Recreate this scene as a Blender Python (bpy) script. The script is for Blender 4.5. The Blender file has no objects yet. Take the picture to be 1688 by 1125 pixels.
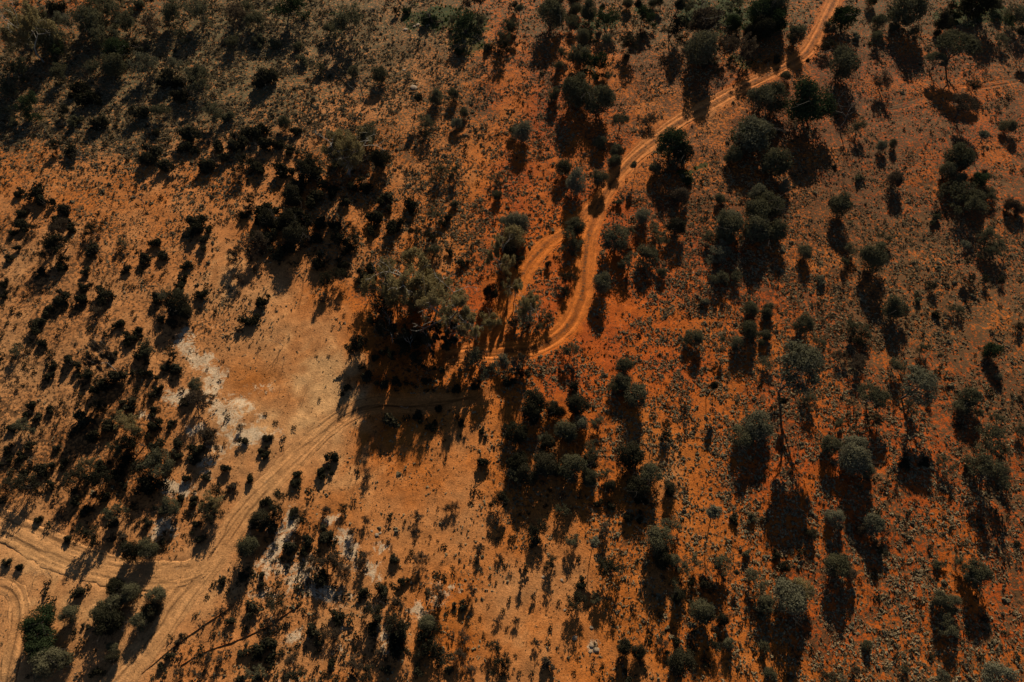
import bpy, math, random
import numpy as np
from mathutils import Vector, Matrix

# ------------------------------------------------------------------ camera, sky, sun, exposure
SC = bpy.context.scene
COL = SC.collection
H = 84.0                       # flying height of the camera, metres
PITCH = math.radians(58.4)     # below the horizon
F = 1125.0                     # focal length in photo pixels (1688 wide)
SUN_AZ = math.radians(9.4)     # right of straight ahead
SUN_EL = math.radians(23.0)

cam_d = bpy.data.cameras.new('camera')
cam = bpy.data.objects.new('camera', cam_d)
COL.objects.link(cam)
cam_d.sensor_width = 36.0
cam_d.lens = 36.0 * F / 1688.0
cam_d.clip_start = 1.0
cam_d.clip_end = 20000.0
cam.location = (0, 0, H)
cam.rotation_euler = (math.pi / 2 - PITCH, 0, 0)
SC.camera = cam

world = bpy.data.worlds.new('World')
SC.world = world
world.use_nodes = True
wn = world.node_tree
wn.nodes.clear()
sky = wn.nodes.new('ShaderNodeTexSky')
sky.sky_type = 'NISHITA'
sky.sun_disc = False
sky.sun_elevation = SUN_EL
sky.sun_rotation = SUN_AZ
bg = wn.nodes.new('ShaderNodeBackground')
sky.air_density = 0.5
sky.dust_density = 0.0
sky.ozone_density = 0.6
bg.inputs['Strength'].default_value = 0.05
wo = wn.nodes.new('ShaderNodeOutputWorld')
wn.links.new(sky.outputs[0], bg.inputs[0])
wn.links.new(bg.outputs[0], wo.inputs[0])

sd = bpy.data.lights.new('sun', 'SUN')
sd.energy = 5.0
sd.angle = math.radians(0.5)
sd.color = (1.0, 0.88, 0.70)
sun = bpy.data.objects.new('sun', sd)
COL.objects.link(sun)
sdir = Vector((math.sin(SUN_AZ) * math.cos(SUN_EL), math.cos(SUN_AZ) * math.cos(SUN_EL), math.sin(SUN_EL)))
sun.rotation_euler = sdir.to_track_quat('Z', 'Y').to_euler()
sun.location = sdir * 300

SC.view_settings.view_transform = 'Standard'
SC.view_settings.look = 'None'
SC.view_settings.gamma = 1.0
SC.view_settings.use_curve_mapping = False
SC.view_settings.exposure = 0.40
SC.render.engine = 'CYCLES'

random.seed(7)
RNG = np.random.default_rng(11)

# ------------------------------------------------------------------ photo pixel <-> ground helpers
SP, CP = math.sin(PITCH), math.cos(PITCH)


def ray(px, py):
    a = (px - 844.0) / F
    b = -(py - 562.5) / F
    # camera axes in the world: right (1,0,0), up (0,SP,CP), forward (0,CP,-SP)
    return a, CP + b * SP, -SP + b * CP


def at(px, py, z=0.0):
    x, y, dz = ray(px, py)
    t = (z - H) / dz
    return x * t, y * t


def to_px(x, y, z=0.0):
    dz = z - H
    depth = y * CP - dz * SP
    up = y * SP + dz * CP
    depth = np.maximum(depth, 1.0)
    return 844.0 + F * x / depth, 562.5 - F * up / depth


# ------------------------------------------------------------------ numpy noise
def _h(ix, iy, seed):
    n = (ix.astype(np.int64) * 374761393 + iy.astype(np.int64) * 668265263 + seed * 974634777) & 0x7fffffff
    n = ((n ^ (n >> 13)) * 1274126177) & 0x7fffffff
    n = n ^ (n >> 16)
    return (n & 0xffff) / 65535.0


def vnoise(x, y, seed=0):
    ix = np.floor(x); iy = np.floor(y)
    fx = x - ix; fy = y - iy
    fx = fx * fx * (3 - 2 * fx); fy = fy * fy * (3 - 2 * fy)
    a = _h(ix, iy, seed); b = _h(ix + 1, iy, seed)
    c = _h(ix, iy + 1, seed); d = _h(ix + 1, iy + 1, seed)
    return (a * (1 - fx) + b * fx) * (1 - fy) + (c * (1 - fx) + d * fx) * fy


def fbm(x, y, seed=0, oct=4):
    s = 0; a = 0.5; t = 0
    for i in range(oct):
        s = s + a * vnoise(x * 2 ** i + 17.3 * i, y * 2 ** i - 9.1 * i, seed + i)
        t += a; a *= 0.5
    return s / t


def sstep(a, b, x):
    t = np.clip((x - a) / (b - a), 0, 1)
    return t * t * (3 - 2 * t)


# ------------------------------------------------------------------ coarse survey maps of the ground (rows run away from the camera last to first)
def gmap(s):
    return np.array([[int(c) for c in r.split()] for r in s.strip().split('\n')], float) / 9.0


RED = gmap('''
7 8 7 5 3 3 4 5 7 7 6 5 6 7 7 7 7
5 5 4 4 4 4 4 5 7 7 6 6 7 8 8 8 7
5 4 3 4 4 5 5 6 8 7 6 6 7 8 8 8 8
5 5 5 5 5 5 5 6 8 8 7 6 6 7 8 8 8
3 3 4 4 4 4 5 6 9 9 8 8 7 7 7 8 8
3 3 3 3 3 4 6 8 9 9 8 8 8 8 7 7 7
2 3 3 3 3 3 7 7 8 8 8 8 8 8 8 8 8
2 3 3 2 2 3 6 5 6 6 6 7 8 9 9 9 8
3 3 4 3 2 3 4 4 4 5 5 7 8 9 9 8 8
1 2 2 2 3 3 4 4 4 4 5 6 7 8 8 8 9
2 2 1 2 3 3 3 6 3 4 5 6 7 8 8 8 8
1 1 2 3 4 4 4 5 3 4 4 6 6 7 7 7 7
''')
BROWN = gmap('''
6 4 5 6 7 7 7 7 4 6 7 8 7 6 7 8 8
7 7 7 7 7 6 7 6 4 5 7 7 6 6 6 6 7
7 7 7 6 5 4 5 6 4 5 7 7 6 7 6 5 6
3 3 3 2 3 4 4 5 3 3 6 7 7 8 7 6 6
4 3 3 2 1 3 4 4 2 1 5 6 6 7 8 8 8
4 4 3 3 1 1 3 4 3 1 2 4 5 6 8 8 8
4 4 4 2 1 0 3 4 3 2 2 4 5 6 6 7 8
4 4 3 1 0 0 1 2 3 3 3 4 4 5 5 5 7
4 4 3 2 1 1 1 1 2 3 3 4 4 4 4 5 6
0 0 1 1 1 1 1 1 1 2 3 4 4 6 5 5 5
1 1 1 1 1 1 1 1 0 1 3 4 5 5 6 5 5
1 1 1 1 1 1 1 1 0 1 3 4 5 5 6 6 5
''')
TUSS = gmap('''
3 3 4 6 7 5 5 4 3 3 4 4 3 2 5 4 4
7 7 8 8 8 5 4 4 4 4 4 4 3 3 4 4 3
7 9 9 8 8 6 5 5 6 5 4 4 4 4 3 3 3
1 2 3 4 5 6 7 8 6 5 6 6 5 4 4 3 4
2 1 1 3 4 5 6 7 6 6 7 8 7 5 5 5 5
1 1 2 3 2 3 4 5 6 6 7 8 8 8 6 5 5
1 1 1 1 1 0 2 3 6 7 7 8 8 8 7 6 6
1 1 1 0 0 0 1 2 5 7 8 9 9 9 7 6 5
1 1 1 1 1 1 1 1 2 4 6 8 8 8 7 7 6
0 0 1 1 2 2 1 1 2 3 4 6 8 8 8 8 7
1 1 0 1 2 2 2 2 1 2 3 6 7 8 8 7 6
0 0 1 2 2 3 2 2 1 2 2 4 6 7 8 7 4
''')
SCRUB = gmap('''
5 4 4 3 3 3 3 3 3 4 3 4 3 2 4 4 4
5 5 5 4 3 3 3 3 3 3 3 3 3 2 3 3 3
5 6 6 5 5 4 4 3 3 3 3 3 3 3 2 2 3
4 2 3 2 5 6 5 4 3 3 3 3 3 3 3 3 3
6 5 4 3 3 6 6 4 3 3 4 4 4 3 4 4 4
7 6 6 4 2 2 4 4 3 2 4 4 4 4 5 5 5
8 7 7 4 1 1 5 6 4 4 4 4 4 4 5 5 5
8 8 8 4 1 1 3 4 5 4 4 4 4 4 4 5 6
7 7 7 5 4 4 1 1 4 4 4 4 4 4 4 5 5
2 2 3 5 6 6 4 3 4 5 4 4 4 4 5 5 5
3 3 3 5 7 7 6 5 3 5 5 4 4 4 5 5 4
3 3 3 6 7 7 6 5 3 4 4 4 4 4 5 4 3
''')


def sample(m, px, py):
    gx = np.clip(px / 1688.0 * 16, 0, 15.999)
    gy = np.clip(py / 1125.0 * 11, 0, 10.999)
    ix = gx.astype(int); iy = gy.astype(int)
    fx = gx - ix; fy = gy - iy
    fx = fx * fx * (3 - 2 * fx); fy = fy * fy * (3 - 2 * fy)
    return (m[iy, ix] * (1 - fx) + m[iy, ix + 1] * fx) * (1 - fy) + (m[iy + 1, ix] * (1 - fx) + m[iy + 1, ix + 1] * fx) * fy


# (x, y, rx, ry, strength) of pale salt / clay patches, of open pale sand, of green grass
WHITE = [(312, 575, 16, 12, .8), (338, 606, 16, 16, .9), (352, 645, 14, 20, .8), (364, 668, 16, 16, .8), (420, 688, 26, 10, .6), (452, 712, 26, 8, .5), (346, 770, 10, 26, .6), (430, 960, 14, 30, .6), (515, 930, 12, 24, .6),
         (298, 560, 18, 11, .7), (325, 590, 18, 14, .9), (345, 622, 20, 22, .9), (302, 652, 28, 12, 1), (235, 683, 14, 10, .8),
         (318, 708, 20, 18, .8), (382, 690, 24, 26, .9), (412, 716, 34, 14, .9), (365, 735, 16, 20, .6), (296, 806, 24, 14, .9),
         (272, 868, 22, 18, .8), (478, 862, 14, 22, .9), (458, 905, 16, 38, .9), (440, 935, 18, 18, .8), (492, 955, 28, 26, .8),
         (535, 985, 42, 14, .8), (575, 905, 14, 26, 1), (540, 858, 20, 12, .8), (556, 890, 22, 10, .5), (622, 905, 12, 14, .7),
         (610, 942, 24, 14, .8), (695, 1012, 24, 14, .9), (740, 972, 30, 14, .6), (632, 1050, 12, 34, .7), (486, 1055, 26, 12, .6),
         (560, 1072, 30, 14, .5), (560, 1035, 14, 20, .5), (430, 985, 24, 10, .6), (335, 760, 12, 22, .6), (440, 640, 34, 8, .4),
         (980, 1066, 13, 10, 1), (976, 1038, 9, 7, .4), (335, 905, 14, 16, .5), (470, 1125, 30, 10, .5), (396, 672, 20, 14, .7),
         (720, 990, 26, 10, .5), (600, 1003, 30, 12, .6), (455, 985, 30, 12, .5)]
SANDP = [(375, 460, 50, 60, .5), (330, 400, 60, 40, .3), (430, 480, 60, 50, .4), (80, 300, 140, 30, .2), (540, 640, 60, 70, .9), (520, 700, 50, 30, .8), (470, 560, 90, 60, .35), (80, 930, 120, 26, .6), (560, 760, 40, 60, .5),
         (400, 470, 90, 60, .25), (430, 700, 60, 40, .5), (120, 990, 120, 60, .45), (600, 780, 80, 50, .3), (870, 1060, 110, 60, .25),
         (380, 540, 40, 40, .4), (760, 960, 130, 70, .15), (330, 1000, 30, 40, .4), (365, 950, 60, 60, .3), (660, 870, 90, 60, .2)]
GREEN = [(1165, 22, 50, 30, .9), (1195, 30, 60, 30, .9), (1250, 35, 50, 40, .8), (1050, 18, 40, 24, .6), (712, 30, 55, 22, .9),
         (768, 58, 38, 38, .9), (562, 36, 30, 22, .7), (470, 12, 60, 16, .6), (1600, 24, 70, 26, .9), (1660, 36, 40, 20, .6),
         (1136, 282, 22, 16, .9), (1372, 190, 22, 14, .5), (978, 45, 30, 26, .6), (1000, 35, 34, 24, .6), (1385, 355, 40, 24, .4),
         (50, 190, 18, 14, .4), (975, 115, 24, 26, .6), (1220, 105, 50, 26, .6), (95, 30, 60, 30, .2)]
VIVID = [(892, 398, 40, 44, .9), (858, 470, 26, 44, .9), (915, 360, 34, 24, .8), (1030, 505, 50, 40, .7), (985, 440, 30, 60, .5), (1085, 560, 60, 40, .6), (960, 590, 60, 30, .5),
         (120, 10, 50, 16, 1), (12, 62, 20, 16, 1), (830, 40, 40, 30, .6), (1490, 660, 40, 40, .5), (1640, 300, 50, 60, .5), (1320, 500, 60, 60, .4), (1470, 770, 80, 50, .5), (1250, 700, 40, 60, .5), (810, 400, 20, 30, .5)]
RUSTP = [(418, 625, 52, 30, .95), (520, 590, 30, 16, .5), (470, 645, 26, 10, .6), (640, 960, 60, 20, .5), (560, 840, 40, 30, .5), (240, 700, 60, 40, .5), (200, 900, 50, 14, .5), (60, 1040, 50, 30, .4), (690, 900, 60, 30, .3), (440, 600, 30, 16, .4), (120, 8, 60, 20, .9), (760, 1022, 40, 16, .6), (850, 480, 30, 40, .5), (550, 375, 40, 20, .1)]


def blobs(lst, px, py, wx, wy):
    o = np.zeros_like(px)
    for bx, by, rx, ry, s in lst:
        d = ((px + wx - bx) / rx) ** 2 + ((py + wy - by) / ry) ** 2
        o = np.maximum(o, s * np.exp(-d * 0.75))
    return o


# ------------------------------------------------------------------ tracks
def catmull(pts, step=0.3):
    P = [np.array(p, float) for p in pts]
    P = [2 * P[0] - P[1]] + P + [2 * P[-1] - P[-2]]
    out = []
    for i in range(1, len(P) - 2):
        n = max(2, int(np.linalg.norm(P[i + 1] - P[i]) / step))
        for k in range(n):
            t = k / n
            out.append(0.5 * ((2 * P[i]) + (-P[i - 1] + P[i + 1]) * t + (2 * P[i - 1] - 5 * P[i] + 4 * P[i + 1] - P[i + 2]) * t * t
                              + (-P[i - 1] + 3 * P[i] - 3 * P[i + 1] + P[i + 2]) * t ** 3))
    out.append(P[-2])
    return np.array(out)


TR = {}


def track(name, pix, hw0, hw1, strip, bright):
    p = catmull([at(x, y) for x, y in pix])
    TR[name] = dict(p=p, hw=np.linspace(hw0, hw1, len(p)), strip=strip, bright=bright)


track('upper', [(1398, -60), (1374, 0), (1350, 52), (1328, 88), (1290, 112), (1225, 145), (1165, 178), (1110, 208), (1062, 246), (1015, 292),
                (988, 335), (971, 385), (965, 430), (962, 478), (945, 520), (918, 552), (880, 572), (832, 577), (780, 580), (720, 592)], 1.4, 1.65, 1.0, 1.0)
track('loop', [(1000, 318), (965, 350), (935, 378), (900, 402), (868, 440), (840, 490), (822, 530), (800, 562)], 1.35, 1.5, 0.8, 1.0)
track('lower', [(800, 652), (740, 662), (680, 668), (610, 668), (560, 688), (505, 735), (455, 785), (410, 835), (370, 890), (335, 940),
                (300, 985), (262, 1040), (222, 1090), (185, 1135), (150, 1180)], 1.2, 2.3, 0.15, .8)
track('west', [(-90, 832), (-30, 852), (30, 880), (80, 905), (130, 926), (190, 944), (250, 951), (300, 946), (335, 930), (365, 898)], 2.2, 1.8, 0.1, .95)
track('southwest', [(-60, 955), (0, 962), (28, 985), (32, 1030), (20, 1090), (14, 1150)], 1.2, 1.2, 0.1, .5)
track('east', [(1760, 118), (1690, 128), (1620, 140), (1560, 152), (1500, 170), (1455, 182)], 0.95, 0.8, 0.2, .04)


def track_dist(x, y):
    """smallest (distance - half width) over the tracks, and brightness of the nearest"""
    best = np.full(x.shape, 50.0); dd = np.full(x.shape, 50.0); br = np.zeros(x.shape); st = np.zeros(x.shape)
    for t in TR.values():
        p = t['p'][::3]; hw = t['hw'][::3]
        lo = p.min(0) - 8; hi = p.max(0) + 8
        m = np.where((x > lo[0]) & (x < hi[0]) & (y > lo[1]) & (y < hi[1]))[0]
        for c in range(0, len(m), 20000):
            mm = m[c:c + 20000]
            d = np.hypot(x[mm, None] - p[None, :, 0], y[mm, None] - p[None, :, 1])
            k = d.argmin(1)
            dm = d[np.arange(len(mm)), k]
            v = dm - hw[k]
            u = v < best[mm]
            best[mm[u]] = v[u]; dd[mm[u]] = dm[u]; br[mm[u]] = t['bright']; st[mm[u]] = t['strip']
    return best, dd, br, st


def base_h(x, y):
    r = np.hypot(x, y - 70)
    far = sstep(250, 1500, r)
    return (fbm(x / 38, y / 38, 3, 3) - .5) * 1.3 + (fbm(x / 400, y / 400, 9, 3) - .5) * 30 * far


def fine_h(x, y):
    return (fbm(x / 5.0, y / 5.0, 21, 4) - .5) * 0.42 + (vnoise(x / 0.9, y / 0.9, 31) - .5) * 0.07


def ground_h(x, y, tv=None):
    if tv is None:
        tv = track_dist(x, y)[0]
    carve = 1 - sstep(-0.7, 0.0, tv)
    near = 1 - sstep(0.0, 2.0, tv)
    return base_h(x, y) + fine_h(x, y) * (1 - near * .8) - 0.22 * carve


C_TAN = np.array([.46, .228, .088])
C_ORG = np.array([.48, .142, .022])
C_RED = np.array([.43, .084, .006])
C_BRN = np.array([.135, .080, .036])
C_WHT = np.array([.62, .47, .30])
C_SND = np.array([.60, .335, .138])
C_GRN = np.array([.022, .048, .008])
C_RST = np.array([.38, .125, .022])


def mixc(c, d, f):
    return c * (1 - f[:, None]) + d * f[:, None]


def soil_color(x, y, tv=None):
    px, py = to_px(x, y)
    wx = (fbm(x / 3.0, y / 3.0, 41, 4) - .5) * 60
    wy = (fbm(x / 3.0, y / 3.0, 51, 4) - .5) * 46
    bx = (fbm(x / 14.0, y / 14.0, 61, 3) - .5) * 160
    r = sample(RED, px + bx + wx, py + wy)
    left = (1 - sstep(250, 520, px)) * sstep(300, 420, py) * (1 - sstep(820, 930, py))
    low = np.exp(-(((px - 560) / 330) ** 2 + ((py - 1010) / 130) ** 2))
    b = np.clip(sample(BROWN, px + bx + wx, py + wy) + .16 * left + .20 * low + .14 * sstep(850, 1400, px) * (1 - sstep(600, 800, py) * .6) + .15 * (1 - sstep(30, 130, py)), 0, 1)
    n1 = fbm(x / 6.0, y / 6.0, 71, 4) - .5
    n2 = fbm(x / 1.3, y / 1.3, 81, 3) - .5
    r = np.clip(r + n1 * .55 + n2 * .2, 0, 1)
    r = np.clip(r + .08 * sstep(750, 1000, px), 0, 1) ** 1.5
    c = mixc(np.tile(C_TAN, (len(x), 1)), C_ORG, np.clip(r * 2, 0, 1))
    c = mixc(c, C_RED, np.clip(r * 2 - 1, 0, 1))
    g = blobs(RUSTP, px, py, wx * .6, wy * .6); c = mixc(c, C_RST, np.clip(g, 0, 1))
    g = blobs(VIVID, px, py, wx, wy); c = mixc(c, np.array([.54, .118, .008]), sstep(.2, .8, g + n2 * .3) * .85)
    s = blobs(SANDP, px, py, wx, wy); s = sstep(.15, .85, s + n2 * .75 + n1 * .3) * .9; c = mixc(c, C_SND, s)
    bb = np.clip((b - .10) * 1.15 + .30 * np.exp(-(((px - 300) / 440) ** 2 + ((py - 110) / 180) ** 2)) + n1 * .9 + n2 * .7, 0, 1) * sstep(0.02, .3, b + n1 * .25)
    grey = np.maximum(np.exp(-(((px - 330) / 460) ** 2 + ((py - 90) / 200) ** 2)), .75 * (1 - sstep(30, 150, py)))
    grey = np.maximum(grey, .35 * sstep(1250, 1500, px))
    w = blobs(WHITE, px, py, wx * .75, wy * .75) * 1.02; 
    g = blobs(GREEN, px, py, wx, wy); g = sstep(.2, .8, g)
    mask = np.stack([bb, w, g, grey], 1)
    if tv is not None:
        e = 1 - sstep(-0.2, 1.1, tv[0] + n2 * 1.6)
        e = e * tv[2]
        lit = np.clip(c * .4 + (C_TAN * (1 - r[:, None]) + np.array([.50, .140, .018]) * r[:, None]) * .66, 0, 1)
        c = mixc(c, lit, e * .85)
        mask[:, 0] *= 1 - .9 * e; mask[:, 1] *= 1 - e; mask[:, 2] *= 1 - e
    c = c * (1 + n2[:, None] * .25)
    return np.clip(c, 0.01, .8), mask


# ------------------------------------------------------------------ materials
def nd(nt, t, **kw):
    n = nt.nodes.new(t)
    for k, v in kw.items():
        if k in n.inputs:
            n.inputs[k].default_value = v
        else:
            setattr(n, k, v)
    return n


def new_mat(name):
    m = bpy.data.materials.new(name)
    m.use_nodes = True
    m.node_tree.nodes.clear()
    return m, m.node_tree


def soil_material():
    m, nt = new_mat('desert_soil')
    L = nt.links.new
    out = nd(nt, 'ShaderNodeOutputMaterial')
    p = nd(nt, 'ShaderNodeBsdfPrincipled', Roughness=0.95)
    p.inputs['Specular IOR Level'].default_value = 0.15
    at_ = nd(nt, 'ShaderNodeAttribute', attribute_name='soil')
    tc = nd(nt, 'ShaderNodeNewGeometry')
    fine = nd(nt, 'ShaderNodeTexNoise', Scale=5.5, Detail=6.0, Roughness=0.7)
    med = nd(nt, 'ShaderNodeTexNoise', Scale=0.9, Detail=8.0, Roughness=0.65, Distortion=.4)
    grit = nd(nt, 'ShaderNodeTexVoronoi', Scale=4.2)
    for n in (fine, med, grit):
        L(tc.outputs['Position'], n.inputs['Vector'])
    r1 = nd(nt, 'ShaderNodeMapRange'); r1.inputs['From Min'].default_value = .33; r1.inputs['From Max'].default_value = .67
    r1.inputs['To Min'].default_value = .66; r1.inputs['To Max'].default_value = 1.28
    L(fine.outputs['Fac'], r1.inputs['Value'])
    r2 = nd(nt, 'ShaderNodeMapRange'); r2.inputs['From Min'].default_value = .33; r2.inputs['From Max'].default_value = .67
    r2.inputs['To Min'].default_value = .74; r2.inputs['To Max'].default_value = 1.22
    L(med.outputs['Fac'], r2.inputs['Value'])
    mu = nd(nt, 'ShaderNodeMath', operation='MULTIPLY'); L(r1.outputs[0], mu.inputs[0]); L(r2.outputs[0], mu.inputs[1])
    # dark bits of litter lying in the soil
    lit = nd(nt, 'ShaderNodeMapRange'); lit.inputs['From Min'].default_value = .10; lit.inputs['From Max'].default_value = .22
    lit.inputs['To Min'].default_value = .55; lit.inputs['To Max'].default_value = 1.0
    L(grit.outputs['Distance'], lit.inputs['Value'])
    mu2 = nd(nt, 'ShaderNodeMath', operation='MULTIPLY'); L(mu.outputs[0], mu2.inputs[0]); L(lit.outputs[0], mu2.inputs[1])
    sc = nd(nt, 'ShaderNodeVectorMath', operation='SCALE')
    cv = nd(nt, 'ShaderNodeAttribute', attribute_name='cover')
    sx = nd(nt, 'ShaderNodeSeparateColor'); L(cv.outputs['Color'], sx.inputs[0])
    speck = nd(nt, 'ShaderNodeTexNoise', Scale=2.4, Detail=3.5, Roughness=.62)
    broad = nd(nt, 'ShaderNodeTexNoise', Scale=.7, Detail=10.0, Roughness=.80, Distortion=1.0)
    crack = nd(nt, 'ShaderNodeTexVoronoi', Scale=1.6, feature='DISTANCE_TO_EDGE')
    for n in (speck, broad, crack):
        L(tc.outputs['Position'], n.inputs['Vector'])

    def thresh(mask, noise, amp, lo, hi, top):
        a = nd(nt, 'ShaderNodeMath', operation='MULTIPLY_ADD'); L(noise, a.inputs[0]); a.inputs[1].default_value = amp; L(mask, a.inputs[2])
        r = nd(nt, 'ShaderNodeMapRange', interpolation_type='SMOOTHSTEP'); L(a.outputs[0], r.inputs['Value'])
        r.inputs['From Min'].default_value = lo + amp * .5; r.inputs['From Max'].default_value = hi + amp * .5
        r.inputs['To Max'].default_value = top
        return r.outputs[0]

    def mixin(fac, a, col):
        mx = nd(nt, 'ShaderNodeMix', data_type='RGBA'); L(fac, mx.inputs[0]); L(a, mx.inputs[6])
        if isinstance(col, tuple): mx.inputs[7].default_value = (*col, 1)
        else: L(col, mx.inputs[7])
        return mx.outputs[2]
    fc = nd(nt, 'ShaderNodeMix', data_type='RGBA'); L(cv.outputs['Alpha'], fc.inputs[0])
    fc.inputs[6].default_value = (.090, .046, .018, 1); fc.inputs[7].default_value = (.088, .092, .044, 1)
    c0 = mixin(thresh(sx.outputs[0], speck.outputs['Fac'], 3.9, .42, .90, .88), at_.outputs['Color'], fc.outputs[2])
    c1 = mixin(thresh(sx.outputs[2], speck.outputs['Fac'], 1.4, .35, .7, .8), c0, tuple(C_GRN))
    ck = nd(nt, 'ShaderNodeMapRange'); L(crack.outputs['Distance'], ck.inputs['Value']); ck.inputs['From Max'].default_value = .05
    ck.inputs['To Min'].default_value = .35
    wf = nd(nt, 'ShaderNodeMath', operation='MULTIPLY'); L(ck.outputs[0], wf.inputs[0])
    L(thresh(sx.outputs[1], broad.outputs['Fac'], 3.4, .42, .70, .85), wf.inputs[1])
    c2 = mixin(wf.outputs[0], c1, tuple(C_WHT))
    L(c2, sc.inputs[0]); L(mu2.outputs[0], sc.inputs['Scale'])
    L(sc.outputs[0], p.inputs['Base Color'])
    add = nd(nt, 'ShaderNodeMath', operation='ADD'); L(fine.outputs['Fac'], add.inputs[0]); L(med.outputs['Fac'], add.inputs[1])
    bp = nd(nt, 'ShaderNodeBump', Strength=.7, Distance=.10)
    L(add.outputs[0], bp.inputs['Height']); L(bp.outputs[0], p.inputs['Normal'])
    L(p.outputs[0], out.inputs[0])
    return m


def leaf_material(name, col, col2, trans=.25):
    m, nt = new_mat(name)
    L = nt.links.new
    out = nd(nt, 'ShaderNodeOutputMaterial')
    d = nd(nt, 'ShaderNodeBsdfDiffuse', Roughness=.6)
    t = nd(nt, 'ShaderNodeBsdfTranslucent')
    oi = nd(nt, 'ShaderNodeObjectInfo')
    g = nd(nt, 'ShaderNodeNewGeometry')
    a = nd(nt, 'ShaderNodeMath', operation='ADD')
    L(oi.outputs['Random'], a.inputs[0]); L(g.outputs['Random Per Island'], a.inputs[1])
    h = nd(nt, 'ShaderNodeMath', operation='MULTIPLY'); h.inputs[1].default_value = .5
    L(a.outputs[0], h.inputs[0])
    mx = nd(nt, 'ShaderNodeMix', data_type='RGBA')
    mx.inputs[6].default_value = (*col, 1); mx.inputs[7].default_value = (*col2, 1)
    L(h.outputs[0], mx.inputs[0])
    L(mx.outputs[2], d.inputs[0]); L(mx.outputs[2], t.inputs[0])
    ms = nd(nt, 'ShaderNodeMixShader'); ms.inputs[0].default_value = trans
    L(d.outputs[0], ms.inputs[1]); L(t.outputs[0], ms.inputs[2])
    L(ms.outputs[0], out.inputs[0])
    return m


def bark_material(name, col, col2):
    m, nt = new_mat(name)
    L = nt.links.new
    out = nd(nt, 'ShaderNodeOutputMaterial')
    p = nd(nt, 'ShaderNodeBsdfPrincipled', Roughness=.9)
    g = nd(nt, 'ShaderNodeNewGeometry')
    n = nd(nt, 'ShaderNodeTexNoise', Scale=3.0, Detail=4.0)
    L(g.outputs['Position'], n.inputs['Vector'])
    mx = nd(nt, 'ShaderNodeMix', data_type='RGBA')
    mx.inputs[6].default_value = (*col, 1); mx.inputs[7].default_value = (*col2, 1)
    L(n.outputs['Fac'], mx.inputs[0]); L(mx.outputs[2], p.inputs['Base Color'])
    L(p.outputs[0], out.inputs[0])
    return m


M_SOIL = soil_material()
LEAF = {
    'g': leaf_material('grey_green_leaves', (.064, .061, .030), (.158, .142, .078)),
    'p': leaf_material('pale_grey_leaves', (.115, .108, .062), (.215, .198, .122)),
    'o': leaf_material('olive_leaves', (.16, .125, .050), (.32, .250, .115), .4),
    'd': leaf_material('dark_leaves', (.016, .017, .009), (.070, .060, .034), .15),
    'b': leaf_material('brownish_leaves', (.060, .042, .024), (.120, .088, .056)),
    'v': leaf_material('green_leaves', (.024, .036, .014), (.062, .078, .034)),
}
M_TUFT = leaf_material('dry_tuft', (.13, .092, .044), (.46, .335, .18), .1)
M_TUFT2 = leaf_material('grey_tuft', (.085, .068, .036), (.27, .215, .125), .1)
M_BARK = bark_material('dark_bark', (.030, .022, .016), (.075, .055, .040))
M_DEAD = bark_material('dead_wood', (.035, .027, .022), (.11, .085, .065))
M_PALE = bark_material('pale_gum_bark', (.20, .17, .13), (.42, .37, .29))
M_STONE = bark_material('pale_stone', (.24, .16, .09), (.38, .27, .17))


# ------------------------------------------------------------------ mesh helpers
def np_mesh(name, verts, faces, mats, mat_idx=None, smooth=False):
    """faces: array (n,k)"""
    me = bpy.data.meshes.new(name)
    verts = np.asarray(verts, np.float32)
    if isinstance(faces, list) and len(faces) and not np.isscalar(faces[0]) and len(set(len(f) for f in faces)) > 1:
        me.from_pydata(verts.tolist(), [], faces)
    else:
        faces = np.asarray(faces, np.int32)
        k = faces.shape[1]; n = faces.shape[0]
        me.vertices.add(len(verts)); me.vertices.foreach_set('co', verts.ravel())
        me.loops.add(n * k); me.loops.foreach_set('vertex_index', faces.ravel())
        me.polygons.add(n)
        me.polygons.foreach_set('loop_start', np.arange(0, n * k, k, dtype=np.int32))
        try:
            me.polygons.foreach_set('loop_total', np.full(n, k, np.int32))
        except Exception:
            pass
    for m in mats:
        me.materials.append(m)
    if mat_idx is not None:
        me.polygons.foreach_set('material_index', np.asarray(mat_idx, np.int32))
    if smooth:
        me.polygons.foreach_set('use_smooth', np.ones(len(me.polygons), bool))
    me.update(calc_edges=True)
    return me


def link(name, data, parent=None, loc=(0, 0, 0)):
    o = bpy.data.objects.new(name, data)
    COL.objects.link(o)
    o.location = loc
    if parent:
        o.parent = parent
    return o


def soil_attr(me, cols, mask=None):
    if mask is None:
        mask = np.zeros((len(cols), 4))
    a = me.attributes.new('cover', 'FLOAT_COLOR', 'POINT')
    a.data.foreach_set('color', np.asarray(mask, np.float32).ravel())
    a = me.attributes.new('soil', 'FLOAT_COLOR', 'POINT')
    c = np.ones((len(cols), 4), np.float32); c[:, :3] = cols
    a.data.foreach_set('color', c.ravel())


# ------------------------------------------------------------------ the ground sheet
def axis(lo, hi, step, far):
    a = list(np.arange(lo, hi + 1e-6, step))
    s = step; v = a[-1]
    while v < far:
        s *= 1.28; v += s; a.append(v)
    s = step; v = a[0]
    while v > -far:
        s *= 1.28; v -= s; a.insert(0, v)
    return np.array(a)


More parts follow.
